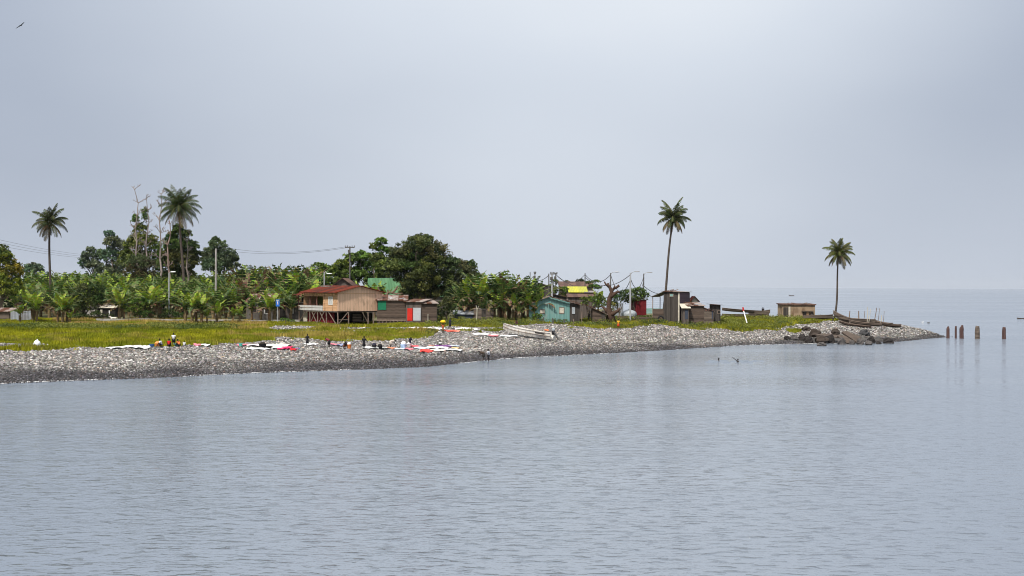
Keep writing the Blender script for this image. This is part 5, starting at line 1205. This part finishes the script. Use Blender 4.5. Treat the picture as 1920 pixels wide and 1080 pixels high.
    if bottom:
        m2 = MB()
        if skirt or pose in ('stand',) and skirt is not None:
            kn = (N['knl'][0] + N['knr'][0]) / 2; m2.tube([hip + Vector((0, 0, .06)), hip - Vector((0, 0, .1)), hip.lerp(kn, .5), kn + Vector((0, 0, -.06))], [.155, .185, .2, .215], 12, bottom)
        else:
            m2.tube([hip + Vector((0, 0, .07)), hip - Vector((0, 0, .06))], [.16, .175], 10, bottom)
            for sn in 'lr': a, e = N['hp' + sn][0], N['kn' + sn][0]; m2.tube([a, a.lerp(e, .5), e], [.115, .1, .085], 9, bottom)
        put(m2).build('skirt' if (skirt or pose == 'stand' and skirt is not None) else 'shorts', M_['cloth'], root, smooth=True)
    return root, N, k
WHITE, BLACKC, REDC, ORG, YEL, BLU, PNK, NAVY, GRY, MAR = (.72, .72, .72), (.015, .015, .018), (.5, .02, .02), (.75, .2, .06), (.75, .48, .02), (.08, .2, .5), (.7, .2, .25), (.02, .025, .06), (.3, .3, .31), (.22, .04, .05)
DOWN = {'l': (.3, .1, -1, .3), 'r': (.3, -.1, -1, .3)}
def dist(px, py):
    """distance of the ground seen at photo point px,py"""
    ds = np.arange(130, 300, .25); x = (px - 960) / F * ds; z = H(x, ds); yy_ = 535 + ROLL * (px - 960) + (CZ - z) * F / ds
    return float(ds[int(np.argmin(np.abs(yy_ - py)))])
def who(px, py, *a, **k): return person(px, dist(px, py), *a, **k)
who(303, 652, 200, 'person in a white top sitting just left of the one in red', WHITE, BLACKC, 15, 'sit')
who(317, 652, 90, 'person in a red shirt sitting with back turned at the edge of the grass', REDC, BLACKC, 12, 'sit')
who(326, 651, 90, 'person in a white top and dark trousers standing among the seated group', WHITE, BLACKC, 0, 'stand', skirt=None)
who(337, 652, 150, 'person in an orange top sitting right of the standing one in white', ORG, BLACKC, 25, 'sit')
who(346, 652, 100, 'small child in a white shirt sitting at the right of the seated group', WHITE, GRY, 5, 'sit', hgt=1.2)
who(577, 651, 260, 'person with a bare back and dark clothes standing apart near the white sheet', BLACKC, BLACKC, 0, 'stand', hgt=1.55, arms={'l': (.6, .4, -.6, .6), 'r': (.6, -.3, -.7, .5)})
who(618, 653, 160, 'person in a maroon patterned top bending over washing', MAR, BLACKC, 62, 'stand', hgt=1.6, arms=DOWN, skirt=True)
who(646, 655, 300, 'person in black and orange crouching low over washing', BLACKC, ORG, 45, 'squat', arms=DOWN)
who(683, 657, 80, 'person in a black dress standing alone with back turned on the stones', BLACKC, BLACKC, 3, 'stand', hgt=1.68, skirt=True, arms={'l': (.2, .3, -.9, .4), 'r': (.4, -.3, -.7, .8)})
who(733, 654, 0, 'person in a cream dress bending right over the washing', (.5, .46, .4), (.5, .46, .4), 80, 'stand', arms=DOWN, skirt=True)
who(769, 652, 290, 'person in dark blue bending over a white bundle', NAVY, NAVY, 50, 'stand', hgt=1.55, arms=DOWN, skirt=True)
who(826, 651, 270, 'child in a white vest sitting behind the spread laundry', WHITE, NAVY, 8, 'sit', hgt=1.3)
r_, N_, k_ = who(831, 627, 90, 'person in orange red carrying a big yellow bundle on the head', (.5, .1, .04), (.28, .17, .08), 0, 'stand', hgt=1.6, arms={'l': (.1, .5, 1, 0), 'r': (.1, -.5, 1, 0)}, skirt=True)
mb = MB(); c = N_['crown'][0] * k_; mb.blob((0, 0, .2), (.44, .44, .26), 4, .1, 12, 8, YEL); o = mb.build('bundle', M_['cloth'], smooth=True); o.location = r_.location + Vector((0, 0, c.z + .06)); tag(o, 'big yellow bundle balanced on a walking head', 'bundle')
who(844, 618, 10, 'slim person in dark clothes walking behind the yellow bundle carrier', NAVY, BLACKC, 0, 'walk', hgt=1.7)
who(908, 677, 200, 'person with a bare back bending down to the water', (.1, .07, .05), (.05, .045, .04), 70, 'stand', hgt=1.6, arms=DOWN)
who(917, 681, 180, 'person in a pale shirt and dark shorts standing at the water', (.55, .56, .6), BLACKC, 4, 'stand', hgt=1.7, skirt=None, zoff=-.05)
who(970, 611, 180, 'person sitting on the stones behind the bow of the white boat', (.13, .05, .04), (.1, .06, .05), 10, 'sit', arms={'l': (1, .2, -.3, .1), 'r': (1, -.2, -.3, .1)})
who(1160, 618, 250, 'person in a yellow top and red skirt standing below the pollarded stump', (.75, .42, .03), (.5, .06, .015), 0, 'stand', hgt=1.65, skirt=True)
person(1431, 281, 250, 'dark seated figure on the edge of the raised canoe', BLACKC, BLACKC, 10, 'sit', zoff=.75)
person(653, 242.5, 250, 'person in a red top standing in the shade under the stilt house', (.45, .05, .02), NAVY, 0, 'stand', hgt=1.6)
person(1106, 262, 180, 'person in dark clothes walking through the gap beside the teal house', NAVY, BLACKC, 0, 'walk', hgt=1.7)
person(1230, 263, 250, 'child in dull red standing left of the tyre by the tall shed', (.2, .05, .05), (.12, .05, .05), 0, 'stand', hgt=1.3)
# swimmers
def swimmer(px, py, label, arm):
    d = F * CZ / yl(px, py); g = Vector((xl(px, py) / F * d, d, 0)); root = empty('person', g, 2.6, label, 'person', 'swimmers in the calm water')
    N = {'chest': (Vector((0, 0, -.08)), (.17, .1)), 'neck': (Vector((.02, 0, .1)), .055), 'head': (Vector((.05, 0, .22)), (.085, .09)), 'crown': (Vector((.04, 0, .32)), .08), 'waist': (Vector((-.35, 0, -.18)), .12), 'hip': (Vector((-.6, 0, -.25)), .12), 'sh': (Vector((0, .18, -.02)), .06), 'sh2': (Vector((0, -.18, -.02)), .06)}
    E = [('chest', 'neck'), ('neck', 'head'), ('head', 'crown'), ('chest', 'waist'), ('waist', 'hip'), ('chest', 'sh'), ('chest', 'sh2')]
    N['el'] = (Vector((.1, .4, .22)) if arm else Vector((.2, .3, -.15)), .045); N['wr'] = (Vector((.4, .62, .5)) if arm else Vector((.4, .2, -.2)), .035); N['ha'] = (N['wr'][0] + (N['wr'][0] - N['el'][0]).normalized() * .1, (.045, .025))
    N['el2'] = (Vector((.2, -.35, -.15)), .045); N['wr2'] = (Vector((.42, -.3, -.18)), .035); E += [('sh', 'el'), ('el', 'wr'), ('wr', 'ha'), ('sh2', 'el2'), ('el2', 'wr2')]
    v, f = skin_body(N, E, 'body'); mb = MB(); mb.add(v, f, (.025, .018, .014)); fd = (N['ha'][0] - N['wr'][0]).normalized()
    for j in range(5): o_ = N['ha'][0] + Vector((.017 * (j - 2), 0, 0)); mb.tube([o_, o_ + fd * .07], [.009, .007], 5, (.025, .018, .014))
    mb.build('body', M_['skin'], root, smooth=True); m2 = MB(); m2.blob((.02, 0, .33), (.1, .1, .08), 5, .05, 10, 7, (.01, .01, .01)); m2.build('hair', M_['cloth'], root, smooth=True)
swimmer(1348, 677.5, 'swimmer whose dark head alone shows above the water', False)
swimmer(1384, 678.5, 'swimmer with one arm lifted out of the water', True)
# small wavelets round the swimmers
mb = MB(); q = random.Random(9)
for i in range(26):
    px, py = q.uniform(1332, 1440), q.uniform(676.5, 680.5); d = F * CZ / yl(px, py); x = xl(px, py) / F * d; l_ = q.uniform(.3, 1.1); hh = q.uniform(.05, .1)
    mb.add([(x - l_, d, -.02), (x + l_, d + .1, -.02), (x + l_ * .5, d + .12, hh), (x - l_ * .4, d + .1, hh), (x - l_ * .8, d + .35, -.02), (x + l_ * .8, d + .4, -.02)], [(0, 1, 2, 3), (3, 2, 5, 4)])
tag(mb.build('ripples', M_['water'], smooth=True), 'small dark ripples on the water round the swimmers', 'ripples', kind='stuff')
# goat
g = G(213, 247.5); g.z += .05
N = {'mid': (Vector((0, 0, .58)), (.17, .17)), 'rump': (Vector((.38, 0, .6)), (.15, .16)), 'chest': (Vector((-.36, 0, .58)), (.14, .18)), 'neck': (Vector((-.52, 0, .78)), .075), 'head': (Vector((-.6, 0, .9)), .075), 'muz': (Vector((-.76, 0, .82)), .045), 'tail': (Vector((.58, 0, .74)), .03)}
E = [('mid', 'rump'), ('mid', 'chest'), ('chest', 'neck'), ('neck', 'head'), ('head', 'muz'), ('rump', 'tail')]
for s in (1, -1):
    n_ = 'lr'[s > 0]
    N['fk' + n_] = (Vector((-.36, s * .1, .3)), .05); N['ff' + n_] = (Vector((-.37, s * .1, .02)), .032); E += [('chest', 'fk' + n_), ('fk' + n_, 'ff' + n_)]
    N['st' + n_] = (Vector((.3, s * .1, .4)), .075); N['hk' + n_] = (Vector((.46, s * .1, .24)), .042); N['hf' + n_] = (Vector((.42, s * .1, .02)), .032); E += [('rump', 'st' + n_), ('st' + n_, 'hk' + n_), ('hk' + n_, 'hf' + n_)]
v, f = skin_body(N, E, 'goat'); mb = MB(); mb.add(v, f, (.72, .66, .56))
for s in (1, -1): mb.tube([(-.58, s * .05, .95), (-.52, s * .1, 1.08)], [.02, .006], 5, (.2, .17, .13)); mb.tube([(-.58, s * .06, .9), (-.56, s * .17, .88)], [.025, .01], 5, (.7, .6, .5))
o = mb.build('goat', M_['skin'], smooth=True); o.location = g; tag(o, 'small white goat standing before the tumbledown hut', 'goat')

# ---------------------------------------------------------------- laundry, buckets, bundles
def cloth(px, py, wpx, hpx, col, label, seed, name='laundry_cloth', skew=0., cat='cloth'):
    d = dist(px, py); q = random.Random(seed); W_ = M(wpx, d); D_ = max(.8, min(6.0, M(hpx, d) * 14)); g = G(px, d); n, m_ = max(4, int(W_ / .35)), max(3, int(D_ / .35)); vs = []
    ph = q.uniform(0, 6)
    for j in range(m_ + 1):
        for i in range(n + 1):
            x = W_ * (i / n - .5) + skew * (j / m_ - .5) + q.uniform(-.06, .06) + .12 * math.sin(j * 1.3 + ph); y = D_ * (j / m_ - .5) + q.uniform(-.06, .06) + .15 * math.sin(i * .9 + ph) + W_ * (i / n - .5) * -.02
            z = float(H(g.x + x, g.y + y)[0]) - g.z + .21 + .05 * math.sin(i * 1.7 + ph) * math.cos(j * 1.9) + q.uniform(0, .12); vs.append((x, y, z))
    mb = MB(); k = n + 1; top = [(j * k + i, j * k + i + 1, (j + 1) * k + i + 1, (j + 1) * k + i) for j in range(m_) for i in range(n)]
    N_ = len(vs); mb.add(vs + [(x, y, z - .025) for x, y, z in vs], top + [tuple(N_ + a for a in f_)[::-1] for f_ in top] + [(i, N_ + i, N_ + i + 1, i + 1) for i in range(n)] + [(m_ * k + i, m_ * k + i + 1, N_ + m_ * k + i + 1, N_ + m_ * k + i) for i in range(n)], col)
    o = mb.build(name, M_['cloth']); o.location = g; tag(o, label, cat, 'laundry spread on the stones')
CR = (.72, .68, .55); LB = (.5, .58, .68)
for i, a in enumerate([
    (222, 655, 46, 2, WHITE, 'long white sheet at the left end of the laundry, left of the seated group'), (262, 653, 40, 2, WHITE, 'white sheet next to the seated group on their left'),
    (370, 650, 14, 1.2, PNK, 'small pink cloth at the grass edge right of the seated group'), (386, 650, 18, 1.4, WHITE, 'small white cloth at the grass edge right of the pink one'),
    (455, 650, 16, 2, PNK, 'pink red cloth at the left of the middle laundry patch'), (482, 650, 30, 2, (.7, .6, .62), 'pale pink cloth in the back row of the middle laundry patch'), (520, 650.5, 44, 2, CR, 'long cream and yellow cloth in the back row of the middle laundry patch'),
    (487, 657, 44, 3, WHITE, 'long white cloth in the front row of the middle laundry patch'), (523, 655, 24, 2, WHITE, 'white cloth under the crimson one in the middle laundry patch'), (535, 656.5, 20, 3, (.6, .03, .12), 'crimson cloth at the right of the middle laundry patch'), (551, 658, 12, 2, REDC, 'small red cloth at the right tip of the middle laundry patch'), (558, 657, 6, 1.4, BLU, 'tiny blue cloth at the right tip of the middle laundry patch'),
    (582, 648, 26, 2, WHITE, 'white sheet by the lone person with a bare back'), (628, 649, 20, 1.6, PNK, 'pink cloth beside the maroon dressed washer'), (638, 650, 12, 2, (.25, .28, .42), 'grey blue cloth between the two crouching washers'),
    (696, 655, 30, 2, WHITE, 'white sheet at the feet of the person in the black dress'), (718, 655, 18, 1.6, WHITE, 'white sheet below the person in the cream dress'),
    (735, 656, 20, 1.6, (.6, .22, .12), 'orange brown cloth at the left of the big laundry patch'), (752, 657, 18, 2, LB, 'pale blue cloth left of the blue and white basket'), (778, 653, 16, 2, (.66, .1, .12), 'red cloth below the person in dark blue'), (768, 657.5, 16, 2.4, (.66, .2, .24), 'rose cloth in the middle of the big laundry patch'),
    (790, 656.5, 24, 2.4, LB, 'light blue sheet in the centre of the big laundry patch'), (800, 661, 22, 2.6, (.72, .06, .05), 'bright red cloth in the front of the big laundry patch'), (822, 655, 40, 2.4, WHITE, 'white sheet in the back of the big laundry patch'), (822, 660, 26, 2.2, (.72, .55, .5), 'pale rose cloth in front of the big laundry patch'),
    (848, 659, 38, 2.4, WHITE, 'long white sheet at the right end of the big laundry patch'), (832, 652, 30, 1.8, (.16, .06, .2), 'dark purple cloth behind the big laundry patch'), (855, 655.5, 14, 1.8, (.6, .4, .2), 'small orange cloth right of the dark purple one'), (850, 651.5, 20, 1.6, LB, 'pale blue cloth at the far right of the big laundry patch'), (811, 651, 10, 1.4, (.6, .25, .2), 'small salmon cloth behind the big laundry patch'),
    (772, 621, 20, 1.6, (.66, .2, .18), 'red cloth at the left of the upper laundry rows'), (786, 618, 36, 1.6, WHITE, 'white sheet at the left of the upper laundry rows'), (795, 622, 26, 1.6, WHITE, 'white sheet in the front of the upper laundry rows'), (818, 618, 30, 2, WHITE, 'white sheet left of the yellow bundle carrier'), (816, 621, 14, 1.5, (.45, .4, .55), 'mauve cloth left of the yellow bundle carrier'),
    (845, 623, 22, 2, (.72, .1, .07), 'red cloth at the feet of the slim walking person'), (858, 623.5, 10, 2, (.72, .25, .18), 'orange red cloth at the right of the upper laundry rows'), (868, 619, 26, 1.8, WHITE, 'white sheet right of the slim walking person'), (888, 619.5, 18, 1.6, WHITE, 'rightmost white sheet of the upper laundry rows'),
    (912, 629, 48, 1.8, WHITE, 'long white sheet left of the white boat'), (924, 632, 18, 2, (.68, .22, .24), 'pink cloth in front of the long sheet by the white boat'), (955, 633, 34, 2.2, WHITE, 'white sheet lying just below the white boat'), (1025, 622, 7, 2, (.75, .2, .06), 'orange cloth on the stones behind the white boat')]):
    cloth(*a, i + 1)
def basin(px, py, r, h_, col, label, name='basin', cat='basin', full=None):
    d = dist(px, py); g = G(px, d); g.z += .12; mb = MB(); n = 14; vs = []
    for rr, z in ((r * .75, 0), (r, h_), (r * 1.08, h_), (r * 1.06, h_ + .03), (r * .93, h_ + .02), (r * .68, .05)):
        vs += [(rr * math.cos(2 * math.pi * i / n), rr * math.sin(2 * math.pi * i / n), z) for i in range(n)]
    mb.add(vs, [(j * n + i, j * n + (i + 1) % n, (j + 1) * n + (i + 1) % n, (j + 1) * n + i) for j in range(5) for i in range(n)] + [tuple(range(n))[::-1], tuple(5 * n + i for i in range(n))], col)
    root = empty(name, g, 0, label, cat); mb.build('tub', M_['paint'], root, smooth=False)
    if full: m2 = MB(); m2.blob((0, 0, h_), (r * .85, r * .85, h_ * .7), 2, .18, 10, 7, full); m2.build('washing', M_['cloth'], root, smooth=True)
basin(702, 655, .34, .42, BLACKC, 'black tub of washing left of its twin', full=(.03, .03, .05))
basin(713, 656, .36, .4, BLACKC, 'black tub of washing right of its twin', full=(.02, .02, .02))
basin(757, 656, .42, .6, (.35, .5, .7), 'light blue tub heaped with white washing', full=WHITE)
basin(768, 652, .35, .4, (.6, .62, .66), 'white tub under the bending person in dark blue', full=WHITE)
basin(493, 653, .5, .4, BLACKC, 'dark tub among the middle laundry patch', full=(.03, .025, .02))
basin(505, 655, .4, .25, (.03, .03, .03), 'low dark tub in the middle of the laundry patch')
basin(296, 651, .38, .35, (.7, .25, .06), 'orange tub left of the seated group', full=(.7, .3, .1))
basin(285, 652, .32, .3, (.05, .12, .3), 'blue tub left of the orange tub')
basin(655, 655, .3, .5, (.75, .22, .05), 'bright orange tub right of the crouching washer', full=WHITE)
basin(452, 651, .25, .35, (.1, .5, .42), 'turquoise tub at the left of the middle laundry patch')
basin(331, 651, .35, .3, (.04, .3, .36), 'teal tub in front of the seated group')
mb = MB(); g = G(70, dist(70, 651)); mb.blob((0, 0, .4), (.45, .4, .45), 6, .08, 12, 8, (.75, .76, .78)); mb.tube([(0, 0, .8), (.05, 0, 1.0)], [.12, .05], 7, (.75, .76, .78)); o = mb.build('white_sack', M_['cloth'], smooth=True); o.location = g; tag(o, 'white sack lying alone in the grass near the left edge', 'sack')

# ---------------------------------------------------------------- birds and floating things
def bird(px, py, d, span, roll, label, col, head=0., wing=.2, cat='bird'):
    mb = MB(); s = span / 2
    mb.tube([(-.2 * s, 0, 0), (0, 0, 0), (.25 * s, 0, .01), (.36 * s, 0, .02), (.46 * s, 0, 0)], [.03 * s, .085 * s, .08 * s, .05 * s, .01 * s], 7, col)
    mb.add([(-.2 * s, -.03 * s, 0), (-.2 * s, .03 * s, 0), (-.5 * s, .1 * s, 0), (-.42 * s, 0, 0), (-.5 * s, -.1 * s, 0)], [(0, 1, 2, 3, 4)], col)
    for k in (1, -1):
        vs = []
        for t, c0, c1, z in ((.05, .2, -.14, .02), (.4, .26, -.1, wing * .8), (.75, .14, -.1, wing), (1., -.1, -.16, wing * .6)):
            for z2 in (.012, -.012): vs += [(c0 * s, k * t * s, z * s + z2 * s), (c1 * s, k * t * s, z * s + z2 * s)]
        fs = []
        for i in range(3): a = i * 4; fs += [(a, a + 1, a + 5, a + 4), (a + 2, a + 6, a + 7, a + 3), (a, a + 4, a + 6, a + 2), (a + 1, a + 3, a + 7, a + 5)]
        mb.add(vs, fs + [(12, 13, 15, 14)], col)
    o = mb.build('bird', M_['paint']); o.location = P(px, py, d); o.rotation_euler = (0, 0, head); o.rotation_mode = 'XYZ'
    o.matrix_world = Matrix.Translation(P(px, py, d)) @ Matrix.Rotation(roll, 4, 'Y') @ Matrix.Rotation(head, 4, 'Z'); tag(o, label, cat)
bird(39, 48, 170, 1.35, math.radians(-33), 'dark kite gliding on spread wings high at the left', (.015, .014, .014), math.radians(78), .08)
bird(1726, 461, 230, .75, math.radians(-8), 'small bird flying right of the point palm', (.1, .1, .11), math.radians(75), .4)
bird(1138, 154, 300, .7, 0, 'pale tiny bird high in the middle of the sky', (.3, .3, .33), math.radians(100), .2)
bird(1220, 457, 300, .55, .3, 'small white bird left of the palm beside the tall shed', (.8, .8, .8), math.radians(60), .3)
def float_bird(px, py, label, col):
    d = F * CZ / yl(px, py); mb = MB(); mb.blob((0, 0, .1), (.3, .15, .15), 2, .05, 10, 7, col); mb.tube([(.22, 0, .15), (.3, 0, .3), (.42, 0, .32)], [.06, .05, .02], 6, col)
    mb.tube([(-.2, 0, .12), (-.42, 0, .2)], [.1, .02], 6, col); o = mb.build('seabird', M_['paint'], smooth=True); o.location = (xl(px, py) / F * d, d, 0); tag(o, label, 'bird')
float_bird(1730, 605, 'white seabird floating beyond the tip of the point', (.75, .75, .75)); float_bird(1741, 606, 'dark seabird floating right of the white one', (.08, .08, .08))
canoe('dugout_canoe', Vector((xl(1479, 541) / F * 1500, 1500, -.1)), Vector((xl(1489, 541) / F * 1500, 1500, -.1)), 1.4, .7, 'distant small fishing canoe far out near the horizon', 'driftwood', (.7, .5), seats=3)
dd_ = F * CZ / yl(1912, 598); canoe('dugout_canoe', Vector((xl(1907, 598) / F * dd_, dd_, -.15)), Vector((xl(1930, 598) / F * dd_, dd_ + 1, -.15)), .8, .4, 'low dark dugout floating at the right edge of the picture', 'driftwood', (.15, .1), seats=2)

# ---------------------------------------------------------------- sea haze
mb = MB(); mb.box(-15000, 15000, -120, 14500, -6, 75); hz_ = mb.mesh('haze')
mh = bpy.data.materials.new('haze'); mh.use_nodes = True; t = mh.node_tree; t.nodes.remove(t.nodes['Principled BSDF'])
pv = node(t, 'ShaderNodeVolumePrincipled'); pv.inputs['Color'].default_value = (.86, .9, .96, 1); pv.inputs['Density'].default_value = .00002
t.links.new(pv.outputs[0], t.nodes['Material Output'].inputs['Volume'])
tag(link('haze', hz_, mh), 'thin pale sea haze over the whole bay', 'haze', kind='stuff')
